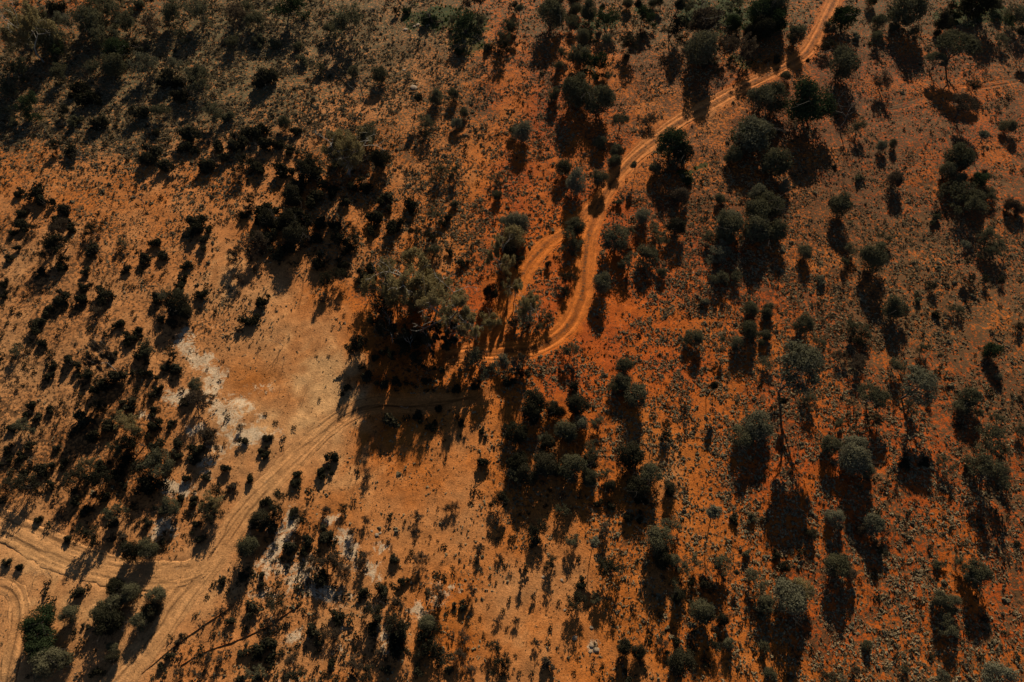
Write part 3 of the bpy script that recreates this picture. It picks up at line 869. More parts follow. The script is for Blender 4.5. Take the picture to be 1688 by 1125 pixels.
# ------------------------------------------------------------------ survey of the plants, plus dark bushes added to fill black shadow areas (photo tile origin; then x,y,width,kind+tone in tile units of 0.3378 px)
SURVEY = '''
@0 0
50 55 230 Go;105 185 140 Mg;210 90 75 Mg;415 52 100 Mg;540 52 105 Mg;320 118 90 Mp;445 118 150 Rg;245 188 130 Rg;285 258 70 Mv;605 115 105 Mg;520 180 100 Mg;562 238 125 Rv;552 318 115 Rg;695 305 105 Mp;310 340 85 Mg;460 325 75 Mg
740 110 90 Mb;870 165 70 Mg;850 308 65 Mp;800 385 140 Sd;890 395 110 Sd;960 375 115 Mg;1000 338 60 Mg;1020 555 100 Mg;1110 570 75 Sg;155 505 95 Mv;160 570 60 Mv;20 440 105 Mg;60 320 110 Mg;390 425 100 Sd;690 545 130 Sd
740 530 85 Mg;870 470 100 Sd;440 480 120 Sd;470 600 120 Sd;370 590 80 Sg;930 650 115 Sd;900 715 90 Sd;955 730 60 Sd;720 740 150 Sd;812 808 95 Sd;1060 700 100 Sd;1150 680 130 Sd;1225 640 120 Sd;1040 790 140 Sd;1000 815 100 Sd
1180 795 80 Md;1240 800 85 Sd;355 740 95 Sd;285 705 60 Md;400 762 55 Dd;515 715 45 Sd;460 740 24 Sd;572 828 50 Sd;110 832 25 Sd;100 880 65 Db;95 940 65 Sd;185 950 100 Sd;220 990 100 Sd;320 1030 95 Sd;105 1045 70 Sd
120 1100 65 Sd;350 1100 85 Sd;285 1085 70 Sd;480 1045 50 Sd;520 1068 36 Sd;670 968 75 Db;785 965 42 Sd;960 1080 105 Sd;1105 1080 42 Sd;1020 1115 60 Sd;1220 970 62 Md;1195 1040 60 Sd;1165 1030 40 Sd;1255 1070 75 Sd;715 1035 30 Sd
1260 400 90 Sd;1240 95 85 Mg;1150 78 95 Mb;980 48 115 Mg;880 52 105 Mg;838 92 60 Mg;660 30 85 Sg;1140 205 65 Mg;275 35 105 Sd;350 22 42 Dd;560 15 70 Mg;1210 20 60 Mg;1125 395 26 Sd;790 270 50 Sg;700 240 60 Sg;60 600 60 Sg;30 540 60 Mg;80 660 50 Sd;330 540 60 Md
490 15 60 Md;180 130 70 Mg;640 200 70 Md;350 460 60 Sd;560 620 50 Sd;760 640 60 Sd;820 690 50 Sd;890 800 40 Sd;550 860 30 Sd;1010 700 50 Sd;150 800 22 Sd;320 955 20 Sd;410 1050 22 Sd;1150 930 16 Sd;900 910 20 Sd;730 990 20 Sd;80 740 30 Sd;35 650 40 Sd
@420 0
60 375 150 Sd;140 12 135 Mv;10 80 65 Mg;460 108 145 Mg;340 135 65 Mg;320 318 52 Mg;292 372 40 Sd;480 345 62 Rg;610 365 82 Rg;515 420 110 Dd;590 35 62 Dd;585 132 30 Sd;635 180 38 Sg;800 215 36 Sg;855 237 30 Sg;280 500 44 Sg
362 370 40 Sd;742 362 32 Mp;775 492 55 Td;885 475 78 Rg;970 468 55 Rg;860 590 85 Mg;985 603 58 Rp;1020 555 44 Rg;1185 175 120 Dd;1030 112 115 Mv;970 100 52 Mg;1110 105 52 Mg;860 38 85 Db;850 85 90 Sv;740 52 62 Sv;1140 240 62 Sd
1210 250 72 Md;1060 300 30 Sd;1000 345 30 Sd;892 372 32 Sg;1240 128 62 Mg;1222 195 72 Mg;390 620 250 Go;548 655 115 Rg;140 600 64 Rg;195 640 60 Sd;120 700 66 Sd;180 730 72 Sd;615 775 105 Rd;530 905 95 Sd;590 960 30 Sd;650 630 30 Sd
910 835 72 Mg;990 828 64 Mg;1175 845 55 Mg;1185 948 54 Rg;1085 890 40 Sd;1065 792 26 Sg;1145 780 22 Sg;1115 672 26 Sg;1190 655 32 Sg;1235 990 32 Sg;980 988 62 Sg;880 1040 62 Mg;930 1065 78 Sd;1240 1085 95 Rp;640 978 115 Sd;765 1000 115 Sd
600 1060 115 Sd;690 1092 95 Sd;380 918 85 Sd;470 900 85 Sd;200 895 125 Sd;60 1020 125 Sd;285 970 125 Sd;200 1060 150 Sd;30 620 92 Sd;40 700 105 Sd;20 830 82 Sd;385 1092 82 Sd;1260 640 42 Rg;1250 30 52 Sd;1082 15 105 Mb;130 820 120 Sd;300 860 130 Sd
370 780 120 Md;240 780 100 Md;480 760 90 Rd;100 1090 90 Sd;300 1090 90 Sd;450 980 70 Sd;220 570 30 Sd;85 560 40 Sg;720 200 20 Sg;690 40 40 Md;1000 260 60 Sv;420 320 50 Sg;240 440 30 Sg;1030 720 50 Sg;930 640 30 Sd
650 940 40 Sd;20 200 80 Sg;100 210 70 Sg;200 225 70 Sg;230 290 70 Sg;1150 420 40 Dd;775 425 34 K;735 140 22 K;795 118 22 K;778 126 16 K;728 336 16 K;560 60 24 Sg;845 930 20 Sd;1115 320 26 Sd;1170 1080 40 Sg;1100 1050 40 Sg;970 910 16 Sd;800 960 20 Sg
160 1080 105 Rd;60 1070 95 Rd;280 990 90 Rd;400 760 80 Rd;250 830 110 Rd;180 960 95 Rd;420 700 110 Go
@840 0
205 82 155 Rg;325 48 62 Rg;390 72 95 Rg;310 112 70 Mg;475 108 105 Mv;350 190 75 Rg;575 20 54 Rg;650 62 98 Mv;620 20 60 Td;800 30 95 Td;785 140 105 Md;600 205 95 Md;640 168 52 Md;955 115 165 Rb;930 262 160 Rg;930 22 82 Dd;1090 112 88 Rv
1090 18 85 Mg;1215 75 135 Rv;1230 150 115 Rd;1160 175 64 Rd;1060 220 95 Mb;1150 265 105 Mb;1240 20 105 Mv;350 270 105 Mg;300 300 95 Mg;395 300 115 Mv;250 260 62 Mg;480 215 64 Tg;480 385 54 Mg;330 445 165 Rg;430 505 140 Rg;220 470 66 Rg;320 382 62 Mg
60 640 105 Rp;150 700 42 Sg;155 735 36 Sp;545 588 82 Ug;690 588 54 Mb;262 815 82 Rg;330 892 118 Rp;435 878 88 Rg;520 738 64 Rg;515 790 66 Rg;620 812 44 Tg;710 828 68 Rg;790 715 150 Rv;820 622 66 Db;850 760 110 Rd;825 815 76 Mg;830 960 92 Rb
1030 975 54 Rg;650 1058 84 Rp;605 1070 42 Sg;330 1100 95 Rg;40 1085 118 Rp;1110 622 108 Mv;1190 665 185 Rp;1090 765 86 Rg;1232 490 150 Rg;1260 800 66 Rg;1210 950 84 Rp;1250 965 62 Rp;1072 1080 115 Rp;1212 1050 135 Rg;550 260 26 Sd;572 262 20 Sd
165 405 26 Sg;90 450 22 Sd;630 575 26 Sd;45 60 52 Tg;10 140 52 Rg;20 190 42 Sd;165 830 22 Sd;35 770 22 Sg;750 310 52 Sg;1240 318 42 Sd;532 990 54 Sg;530 1100 42 Sg;240 1075 40 Sd;30 30 40 Md;240 20 60 Md;310 15 60 Rd;740 20 60 Mg;870 30 60 Mg
700 20 50 Rg;560 120 40 Sg;500 160 50 Sv;440 50 40 Td;230 330 60 Mg;440 700 70 Rg;150 660 40 Sg;270 960 40 Sp;640 330 24 Sd;800 350 24 Sg;930 540 40 Sd;985 290 60 Md;1010 420 50 Dd;870 890 60 Sv;620 850 16 Sd;1000 760 24 Sg;750 850 30 Sg;930 900 40 Sg
700 1000 30 Sg;570 880 26 Sg;960 1050 40 Sg;90 520 24 Sp;40 520 20 Sp;150 490 20 Sp;180 340 30 Sd
@1258 0
50 40 140 Rg;62 115 118 Rv;395 88 128 Rv;320 140 64 Rg;318 228 66 Md;160 185 95 Rg;390 192 54 Dp;530 5 64 Rg;570 108 74 Rg;575 180 64 Mg;700 48 185 Rg;722 150 64 Mg;885 112 86 Rd;800 20 84 Db;970 205 200 Ug;845 288 98 Ug;390 315 160 Rg;55 490 140 Rg
230 500 215 Rv;10 650 84 Rg;60 800 140 Rg;110 912 66 Rp;580 395 82 Mb;205 300 32 Td;110 375 54 Rg;430 528 140 Dg;990 505 125 Ub;1080 655 74 Tp;1200 608 74 Rg;1150 190 62 Mg;1040 20 155 Rd;1245 60 105 Mg;1250 148 62 Td;1140 20 62 Rg;580 715 54 Rp
635 705 44 Rg;685 635 36 Sg;820 650 32 Sg;790 715 22 Sd;645 880 84 Rb;350 818 42 Td;380 1008 118 Rg;955 778 130 Rg;1055 880 84 Rv;900 835 88 Rg;1090 850 54 Mg;1000 965 150 Mg;880 930 64 Mg;1210 1000 66 Rb;1255 1022 54 Rb;840 1060 74 Sg;730 395 22 Sd
765 385 16 Sd;1150 455 32 Sg;1190 510 32 Sg;1050 320 42 Sd;1090 350 32 Sd;475 865 54 Sg;30 1010 135 Rg;690 100 36 Td;60 300 64 Sd;132 130 34 Sd;1140 560 32 Sg;950 880 80 Rg;1040 960 90 Rg;30 120 80 Rg;900 30 60 Md;1200 95 60 Mv;450 240 40 Sp;520 215 30 Sd
1040 420 60 Md;1200 345 26 Sd;1250 350 26 Sd;470 620 70 Mg;360 570 50 Sv;1080 740 40 Sg;640 130 60 Sg;680 150 40 Sg;440 180 60 Sp;1010 720 40 Dd;1110 940 60 Mg;730 980 26 Sd;590 770 30 Sg;1180 755 26 Sd;160 860 22 Sg;200 780 30 Sg;800 590 20 Sg;540 250 20 Sd;1050 60 80 Sv;930 80 60 Sv;850 160 40 Rd
@0 370
20 290 62 Sd;20 352 54 Sd;60 45 54 Sd;112 20 64 Sd;165 20 42 Md;100 120 54 Sd;45 172 64 Sd;10 130 42 Sd;300 80 115 Md;230 130 75 Md;450 130 105 Sd;460 30 75 Md;290 20 85 Mb;310 200 84 Sd;210 240 64 Sd;250 235 22 Sd;420 235 64 Sd;615 50 38 Sd
600 92 52 Mg;590 132 42 Sd;755 90 74 Sd;700 170 84 Sd;790 145 84 Sd;625 220 66 Sd;805 225 32 Sd;565 240 26 Sd;405 315 62 Sd;300 355 105 Sd;130 355 42 Sd;400 375 84 Sd;500 350 118 Sd;370 420 52 Sd;75 420 44 Sd;45 490 42 Sd;20 545 42 Sd;235 430 74 Sd
190 485 92 Sd;180 522 72 Sd;300 530 42 Sd;215 582 74 Sd;650 430 27 Sd;665 460 32 Sd;580 490 74 Sd;545 515 32 Sd;625 560 95 Sd;680 530 64 Sd;525 550 42 Sd;450 600 120 Gb;350 680 100 Sd;250 690 64 Sd;240 740 64 Sd;430 740 86 Sd;500 795 115 Sd;560 750 115 Sd
700 640 105 Sd;735 590 84 Mg;680 720 76 Sd;740 740 64 Sd;860 700 95 Sd;810 690 64 Sd;760 360 84 Sd;830 340 84 Mg;860 372 115 Rd;820 430 105 Sd;890 420 84 Rd;840 480 84 Sd;960 20 95 Sd;985 90 84 Sd;910 200 62 Sd;890 260 54 Sd;880 300 64 Sd;980 335 84 Sd
1010 300 42 Sd;940 352 42 Sd;1155 240 54 Mb;1105 330 22 Sd;1268 390 54 Sd;1200 470 95 Sd;1240 460 64 Sd;1160 512 52 Sd;1220 80 105 Mb;1170 140 74 Mb;1255 60 54 Md;1065 652 32 Dd;950 782 74 Rg;890 812 44 Sd;740 832 64 Sd;770 802 54 Sd;900 860 64 Sd;945 880 105 Mb
630 880 95 Sd;590 870 54 Sd;480 860 64 Md;250 912 54 Sd;140 900 84 Sd;180 950 74 Sd;400 970 115 Sd;540 970 105 Sd;640 990 115 Mo;590 1060 95 Mg;680 1060 105 Md;750 960 95 Sd;840 970 54 Sd;760 1080 105 Sd;870 1080 84 Sd;1020 1010 105 Mb;1000 1050 95 Sd;950 1100 84 Sd
1110 942 42 Sd;1165 992 34 Mb;1190 1060 64 Sd;1098 1066 27 Sd;450 1030 95 Sd;100 970 84 Mg;60 1000 64 Sd;40 1100 54 Sd;150 1080 64 Sd;270 1090 54 Sd;20 650 44 Sd;100 620 64 Mg;750 900 54 Sd;30 980 34 Sd;10 860 32 Sd;90 810 30 Sd;260 640 50 Sd;330 500 30 Sg
880 110 20 Sd;1110 70 26 Sd;1040 150 20 Sd;1195 350 30 Sb;470 430 50 Mb;560 640 60 Sd;620 700 50 Sd;300 870 36 Sd;210 1010 40 Sd;345 1030 44 Sd;480 930 36 Sd;830 620 60 Md;1010 700 24 Md;1245 630 26 Dd;670 810 40 Sb;820 880 20 Sd
@420 370
60 60 115 Sd;200 50 125 Rd;310 180 95 Sd;150 120 105 Sd;300 60 95 Sd;100 145 85 Sd;310 190 95 Sd;440 60 95 Md;450 112 95 Sd;420 190 75 Sd;430 250 75 Md;340 280 75 Md;570 25 64 Sd;665 15 95 Sd;290 342 22 Sd;400 396 32 Sd;350 362 42 Mb;40 360 75 Sd;10 480 52 Sd
720 190 300 Go;960 320 270 Go;1070 440 190 Go;950 130 54 Sd;890 100 64 Mg;1010 182 64 Sd;1200 60 130 Go;1240 130 72 Rd;1150 330 84 Rd;560 200 90 Sd;620 400 60 Dp;470 608 110 Md;435 800 68 Sd;550 740 90 Sd
600 640 66 Sd;650 950 125 Sd;620 870 74 Sd;720 870 54 Sd;800 930 84 Sd;910 825 115 Sd;1010 970 54 Sd;1100 680 125 Mg;1230 672 84 Mp;1240 765 84 Sd;100 965 36 Sd;50 928 32 Sd;55 1040 75 Sd;140 1045 42 Sd;240 1010 54 Mb;190 990 32 Sb;150 1110 54 Sd;40 1100 54 Sd
200 1070 42 Sd;315 850 27 Sb;110 790 34 Db;250 772 36 Db;780 630 80 Md;1255 1000 64 Md;1110 1020 54 Sd;740 560 110 Sd;620 330 100 Md;560 320 90 Md;690 760 70 Sd;520 250 80 Sd;700 600 90 Md;1000 640 80 Sd;900 700 60 Sd;860 980 70 Sd
130 640 40 Db;160 830 32 Db;20 600 24 Sd;830 760 60 Sd;980 800 70 Sd;1080 780 60 Sd;1150 700 60 Sd;740 950 50 Sd;520 700 50 Sb;360 640 24 Sb;500 560 50 Mb;380 500 24 Sb;440 440 30 Sb;300 640 24 Sb;120 560 60 Db;200 610 24 Db;1060 100 40 Sg;1110 240 40 Sg;850 120 50 Mg;780 30 60 Md;850 60 50 Md
930 500 150 Gd;660 640 70 Md
600 250 210 Go;780 350 130 Mo;680 330 140 Mo;860 380 140 Mo;620 380 100 Md;920 450 120 Mo;560 330 90 Md;1040 520 90 Mo;860 260 220 Go;640 470 100 Gd;740 500 95 Gd;850 520 100 Gd;700 620 80 Gd;620 520 80 Md;560 460 70 Md;800 560 90 Sd;620 780 70 Sd;560 900 70 Sd;780 860 60 Sd;900 900 60 Sd;980 560 70 Sd
@840 370
20 72 125 Ro;30 150 74 Md;190 192 38 Rd;320 28 84 Mg;318 82 88 Mg;450 298 104 Rg;520 72 135 Rg;640 130 95 Mg;680 172 84 Mg;740 82 64 Mg;740 238 54 Rg;592 180 84 Mg;690 390 32 Sg;550 440 27 Sd;875 445 27 Sd;570 550 27 Sd;635 535 32 Sd;700 537 27 Sd;750 560 22 Sd
895 550 94 Rg;1175 520 92 Rg;1110 585 74 Rg;1175 415 80 Rg;1260 410 54 Rg;1060 150 108 Mp;1050 30 145 Rg;1200 30 135 Rg;950 382 64 Sp;930 412 44 Sp;300 620 76 Mg;560 690 96 Rg;552 770 96 Rg;620 838 125 Rg;510 820 74 Mg;320 790 76 Sd;335 880 115 Rd;380 780 42 Sg
120 865 115 Rd;110 925 105 Rd;200 900 84 Rd;240 920 66 Rd;340 970 84 Rp;275 1010 115 Rg;185 1065 84 Rd;170 1048 52 Mp;30 1020 115 Rd;390 1100 66 Mg;1200 985 155 Rp;1130 1040 125 Rg;205 445 64 Mg;100 330 130 Go;70 420 110 Mp;20 260 95 Go;20 480 64 Mg;40 670 76 Mp
60 722 60 Md;980 780 60 Td;990 902 34 Sg;1250 540 54 Rg;1230 580 34 Rg;440 970 60 Mg;1010 250 80 Mg;1100 260 60 Mg;600 40 60 Mg;1040 560 40 Tg;270 250 60 Md;260 330 50 Md;140 480 60 Mg;800 440 20 Sg;1120 740 30 Sg;1000 700 40 Sd;790 700 24 Sg;640 320 30 Sg;860 300 40 Sp
930 310 40 Sp;880 250 30 Sp;760 1010 60 Md;770 960 40 Sg;700 950 40 Sg;850 900 50 Sg;480 470 24 Sg;470 590 14 Td;390 600 18 Sd;900 660 20 Sg;430 460 20 Sd;950 60 60 Mg;930 120 40 Sg;700 30 60 Mg;810 20 90 Rd;40 560 50 Sg;150 720 30 Sg;250 720 30 Sg
@1258 370
205 138 74 Rg;575 105 48 Rg;540 165 150 Rg;385 178 44 Mg;190 495 96 Rg;275 588 54 Mg;165 690 250 Up;110 760 90 Dg;230 820 80 Dg;455 498 84 Mg;460 560 72 Md;645 408 120 Rg;990 103 64 Tp;960 152 34 Sp;1115 622 92 Rv;1140 750 38 Rp;740 788 210 Up;1000 856 108 Rg
965 902 84 Rg;625 680 84 Mg;450 680 74 Mb;380 640 54 Mb;540 835 140 Ug;245 840 84 Mg;90 848 54 Td;360 980 54 Mg;440 1088 115 Rp;320 1080 105 Rg;10 1000 66 Rg;830 310 54 Md;850 440 54 Sd;780 610 54 Mg;1130 1050 125 Mg;290 475 42 Sp;290 375 27 Sp;130 360 24 Sp
185 350 24 Sp;150 390 27 Sp;345 530 22 Sp;380 530 26 Sp;240 380 22 Sp;1160 270 44 Md;1080 270 44 Md;1000 250 50 Md;1250 270 34 Sg;1240 500 44 Md;950 420 54 Mg;20 440 66 Rg;110 600 34 Sg;490 680 24 Sp;1245 860 44 Sg;1265 820 44 Sg;910 752 44 Sg;850 720 34 Sg
250 60 44 Sd;690 100 34 Sg;1140 130 84 Mg;60 40 105 Rg;1120 60 105 Mg;430 380 26 Sp;440 350 26 Sp;420 310 24 Sp;380 350 24 Sp;520 540 24 Sp;590 560 24 Sp;480 630 24 Sp;560 590 24 Sp;860 700 26 Sp;800 700 24 Sp;1030 640 26 Sp;1050 610 22 Sp;550 960 60 Mg;720 900 60 Mg
820 860 40 Md;1060 930 50 Mg;1240 1000 50 Mg;1150 960 50 Mg;880 270 50 Sp;760 360 60 Sg;700 500 30 Sg;890 500 40 Sg;1110 530 40 Sd;1150 400 40 Sg;40 900 50 Sg;330 450 24 Sp;520 500 26 Sg;650 300 26 Sg;600 60 50 Mg;420 120 60 Mg;1000 400 40 Sg;680 640 30 Sp;750 690 30 Sp
1090 820 40 Sg;1180 740 24 Sp;1170 1090 60 Mg;100 1100 40 Sg;10 680 60 Mg;280 280 70 Sp;260 260 40 Sp;320 300 40 Sp
@0 745
30 170 75 Md;130 150 95 Md;120 100 54 Sd;200 80 105 Sd;310 60 64 Sd;360 130 95 Md;420 60 84 Mg;250 160 54 Sd;500 60 84 Sd;470 130 105 Md;370 220 84 Sd;420 280 84 Sd;430 380 105 Md;300 290 24 Sd;295 325 34 Sd;330 420 54 Sd;580 310 95 Mg;520 300 64 Sd
550 350 74 Sd;700 90 115 Md;760 60 125 Mg;740 160 135 Sd;880 225 54 Sd;840 270 95 Rg;780 280 64 Sg;640 490 105 Rd;720 480 105 Rg;790 430 54 Sd;820 550 64 Sd;890 540 84 Sd;960 240 74 Sd;1040 220 95 Mo;1020 300 95 Md;960 350 64 Sd;970 430 74 Sd;1060 180 64 Md
1090 80 74 Sd;1220 140 64 Sd;1160 260 44 Sd;900 130 64 Sd;15 365 24 Sd;40 380 27 Sd;70 395 38 Sd;30 440 54 Sd;30 540 54 Sd;95 560 54 Sd;235 645 42 Sd;225 690 52 Sd;260 730 52 Sd;400 680 84 Sd;440 665 42 Sd;375 692 52 Sd;50 750 32 Sd;10 665 34 Sd
570 660 95 Rd;640 695 98 Rg;560 740 95 Rg;500 775 95 Rg;535 830 135 Rd;770 710 95 Rg;740 780 95 Rd;690 830 95 Rg;790 800 42 Sd;865 700 42 Sd;200 825 140 Rv;200 900 145 Rv;345 800 95 Rg;240 1035 150 Rg;205 970 135 Rv;310 1020 95 Rg;430 850 54 Sd;410 930 44 Sd
380 960 44 Sd;370 885 34 Sd;560 1000 66 Rd;555 960 54 Rg;480 1080 74 Sd;515 1098 30 Sd;390 1100 44 Sd;1210 460 115 Rg;1240 350 84 Sd;1190 600 74 Sd;1090 630 64 Sd;1110 690 44 Sd;1070 770 44 Mb;1230 770 95 Sd;1130 830 64 Sd;1145 790 34 Sb;995 850 44 Sd;1050 885 32 Sd
1115 905 42 Sd;960 800 27 Sb;995 960 38 Sd;890 1000 42 Sd;830 1000 54 Sd;790 1040 54 Sd;855 970 32 Sd;880 920 54 Sb;910 905 32 Sd;1015 710 32 Sb;1190 970 64 Sd;1080 1000 42 Mb;1120 980 42 Sd;1030 1000 42 Mb;960 1080 42 Mb;890 1080 44 Mb;815 1090 34 Sd;990 1095 34 Sd
1240 980 84 Sd;1240 1080 74 Mg;1170 1110 64 Sd;10 1080 54 Sd;1060 1050 17 Sd;1100 1070 22 Sd;940 975 17 Sd;1200 870 32 Sd;1240 600 54 Sd;20 60 60 Sd;60 100 40 Sd;50 30 50 Sd;100 30 60 Sd;160 50 50 Sd;230 120 40 Sd;180 330 60 Sd;240 360 50 Sd;130 340 40 Sd;90 320 60 Sb
620 40 90 Sd;560 110 80 Sd;600 170 60 Sd;520 210 70 Sd;460 210 60 Md;640 330 40 Sd;720 350 60 Sd;860 350 50 Sd;900 300 40 Sd;600 420 70 Sb;540 420 60 Sb;500 500 80 Mb;820 60 70 Sd;860 20 60 Sd;950 40 70 Sd;1000 120 60 Sd;1130 170 60 Sb;660 260 50 Sd;280 220 50 Sd;10 250 50 Sd
220 600 60 Db;160 580 40 Db;40 600 50 Db;900 760 22 Sb;1050 640 30 Sd;1180 730 40 Sd;270 440 40 Sd;310 470 34 Sd;20 960 30 Sd;20 890 30 Sd;270 770 30 Sd;410 640 24 Db;840 910 40 Sb;1160 650 30 Sb;980 560 20 Sd
@420 745
45 20 64 Sd;80 82 84 Md;370 40 95 Sd;340 100 84 Sd;195 110 64 Sd;190 152 74 Sd;110 195 34 Sd;215 185 34 Sd;275 195 54 Sd;60 240 84 Sd;110 250 95 Md;30 330 105 Rd;60 370 95 Sd;225 310 84 Md;190 290 64 Sd;425 270 44 Md;505 90 44 Sd;540 110 44 Mb
360 280 54 Mb;485 240 34 Sb;660 322 48 Sd;730 345 27 Sd;700 400 22 Sd;780 435 24 Sd;860 415 18 Sd;885 185 17 Sd;895 270 20 Sd;1055 250 34 Sd;1070 180 54 Sd;1100 200 32 Sd;1150 260 24 Sd;1165 150 17 Sd;1100 50 84 Sd;1240 125 74 Mg;1225 240 95 Md;1255 30 54 Sd
1255 420 42 Sd;925 460 38 Sd;1080 540 17 Sd;1150 605 22 Sd;1180 640 22 Sd;1000 620 17 Sd;1105 575 22 Sd;120 520 44 Sd;170 460 105 Sd;260 440 95 Sd;340 410 105 Sd;345 510 95 Mb;380 440 54 Sd;330 615 115 Sd;270 550 64 Mb;540 580 32 Sd;550 520 64 Mb;515 505 54 Sb
650 432 34 Sb;675 520 76 Sd;720 632 64 Sd;815 650 44 Sd;540 690 76 Sd;620 680 95 Sd;585 735 75 Dp;690 660 42 Sb;30 620 64 Sd;60 660 44 Sd;120 655 44 Sd;215 660 42 Sd;385 665 38 Sd;395 715 22 Sd;445 700 54 Sd;220 745 32 Sd;20 770 54 Sd;100 750 74 Md
145 775 42 Sd;250 780 44 Sd;310 785 54 Mb;170 815 42 Sd;400 810 95 Sd;470 820 54 Sd;500 890 54 Sd;590 800 95 Md;580 860 95 Sd;715 750 84 Mb;750 780 42 Sd;700 840 115 Md;700 900 115 Sd;690 980 125 Sd;850 700 44 Sd;900 690 84 Mb;820 770 24 Sd;840 840 95 Rg
860 900 115 Md;820 900 64 Sd;920 960 115 Md;950 1060 64 Sd;850 980 64 Sd;800 1070 74 Sd;740 1080 32 Sb;560 1070 54 Md;640 1070 64 Sd;480 1090 54 Sd;520 1030 32 Sd;380 1030 64 Sd;400 970 54 Sd;480 1010 84 Mb;430 1000 42 Sd;300 980 44 Sd;290 880 95 Sd;320 920 64 Sd
340 850 34 Sd;40 860 44 Sd;80 885 44 Sd;50 950 105 Sd;100 940 74 Sd;20 1000 74 Sd;90 1000 54 Sd;180 955 18 Sd;185 1030 54 Mb;305 1045 38 Sd;90 1060 54 Sd;190 1090 84 Md;110 1100 34 Sd;280 1100 34 Sd;20 1100 64 Sd;400 1110 54 Sd;380 900 64 Mb;240 900 24 Sb
1170 950 64 Md;1190 1010 84 Md;1150 1080 42 Sd;1220 1090 54 Sd;1000 750 74 Sd;1120 890 22 Sd;1020 910 54 Mb;1140 750 22 Sd;1180 820 34 Mb;1210 780 32 Sd;1100 810 17 Sd;940 800 32 Sd;930 610 32 Sd;1190 500 32 Mb;1210 530 32 Sb;1245 600 30 Sd;1220 560 24 Sd
1060 690 60 Mb;890 600 50 Sb;1000 1000 60 Mb;1060 1040 60 Mb;1100 470 50 Mb;1240 720 30 Sd;1230 860 26 Sd;980 260 40 Mb;930 270 40 Mb;800 300 50 Mb;800 520 60 Mb;480 400 40 Mb;530 340 40 Mb;290 60 30 Db;430 580 70 Mb;470 480 40 Sb;120 590 30 Sd;595 405 22 K;610 395 14 K;570 385 14 K
310 700 24 Sb;730 970 40 Sd;250 960 30 Sb;600 1000 40 Mb;160 560 40 Sd;240 490 60 Sd;400 500 40 Sb;300 480 50 Sd;130 860 40 Sd;960 900 40 Sd;700 740 60 Md
@840 745
20 100 84 Rg;90 120 105 Rd;40 50 105 Rd;170 60 125 Rd;160 150 42 Sd;220 90 74 Rd;300 80 135 Rg;390 128 84 Rg;390 50 84 Rd;485 110 54 Mg;490 170 64 Rd;430 250 64 Sd;490 260 64 Sd;590 20 135 Rd;690 110 115 Rg;630 170 115 Rd;640 230 84 Sd;780 180 74 Rd
770 350 84 Mg;830 360 44 Sd;260 290 64 Mg;145 380 84 Md;130 440 74 Sd;70 465 42 Sd;80 565 54 Sd;220 540 64 Md;285 440 74 Mg;340 520 32 Sd;415 430 64 Tp;350 640 74 Sd;330 750 96 Md;420 735 64 Mg;510 590 115 Md;730 435 145 Rg;740 530 96 Rd;800 530 66 Rg
880 550 96 Mg;820 700 74 Rd;815 645 52 Mg;1015 290 84 Tp;1040 520 115 Mg;940 780 125 Rg;1040 820 66 Rd;1210 625 84 Mg;1120 600 34 Td;1250 740 74 Rg;600 750 34 Sd;730 795 34 Sd;680 915 44 Sd;740 900 32 Sd;560 950 84 Rd;630 975 76 Rd;540 1020 42 Sd;580 1100 76 Sd
500 1100 34 Sd;440 1100 22 Sd;410 1005 22 Sd;455 1045 34 Sd;480 880 22 Sd;750 940 44 Mb;820 940 64 Sd;830 1030 135 Rd;790 1000 64 Sd;1070 940 66 Rg;1110 1000 34 Sg;1120 1060 34 Sd;1185 890 27 Sd;1165 1050 34 Sd;180 1030 84 Sb;200 850 32 Sd;190 930 27 Sd;130 945 42 Mb
240 730 27 Sd;185 690 34 Mb;115 700 34 Mb;30 820 34 Mb;10 420 32 Sd;35 530 27 Sd;690 860 42 Sd;655 820 22 Sd;595 860 27 Sb;540 830 17 Sd;510 830 17 Sd;980 1100 22 Sd;1230 950 34 Sd;1230 1010 34 Sd;255 220 54 Sd;175 265 34 Sd;150 220 18 Sd;70 355 17 Sd
180 325 17 Sd;300 290 32 Sb;45 1080 24 Sd;110 1080 24 Sd;20 1060 24 Sd;318 908 28 K;400 945 24 K;425 965 30 K;395 975 20 K;270 772 16 K;400 858 20 K;165 610 18 K;255 625 16 K;1100 330 60 Sd;1180 330 60 Sg;1150 500 60 Sg;960 640 60 Md;1000 960 60 Md;1240 330 40 Sg
480 380 60 Mb;340 220 50 Sd;900 640 40 Md;640 320 60 Sd;580 320 50 Rd;700 260 40 Sd;860 190 40 Sg;720 190 50 Sd;1180 800 30 Sd;1130 830 30 Sg;1200 950 40 Sd;960 1030 50 Sd;60 640 40 Mb;90 300 30 Sb;640 1040 26 Sd;620 1090 20 Sd;700 700 26 Sb;630 700 26 Sb;540 490 30 Sb;620 540 26 Sd;570 560 26 Sd;880 960 50 Sd
@1258 745
430 45 150 Rp;500 85 88 Rg;350 318 92 Rp;540 355 108 Rp;478 385 54 Rb;600 390 44 Mb;370 558 128 Rg;430 600 66 Rb;125 715 180 Rp;185 668 120 Ro;40 740 98 Mg;1030 590 140 Rg;960 558 66 Mg;860 718 86 Rg;920 742 84 Rg;900 850 98 Mg;1100 130 150 Mg;1040 62 66 Mg
890 60 66 Mg;515 945 50 Rg;450 1060 44 Mb;40 1080 66 Rg;1150 1100 140 Rp;650 1000 34 Sd;695 605 27 Sd;735 590 24 Sd;685 655 24 Sp;805 470 24 Sp;915 375 27 Sd;820 345 27 Sd;775 380 24 Sd;880 315 27 Sd;720 430 24 Sd;1170 510 54 Sg;1060 370 24 Sd;1190 320 34 Sd
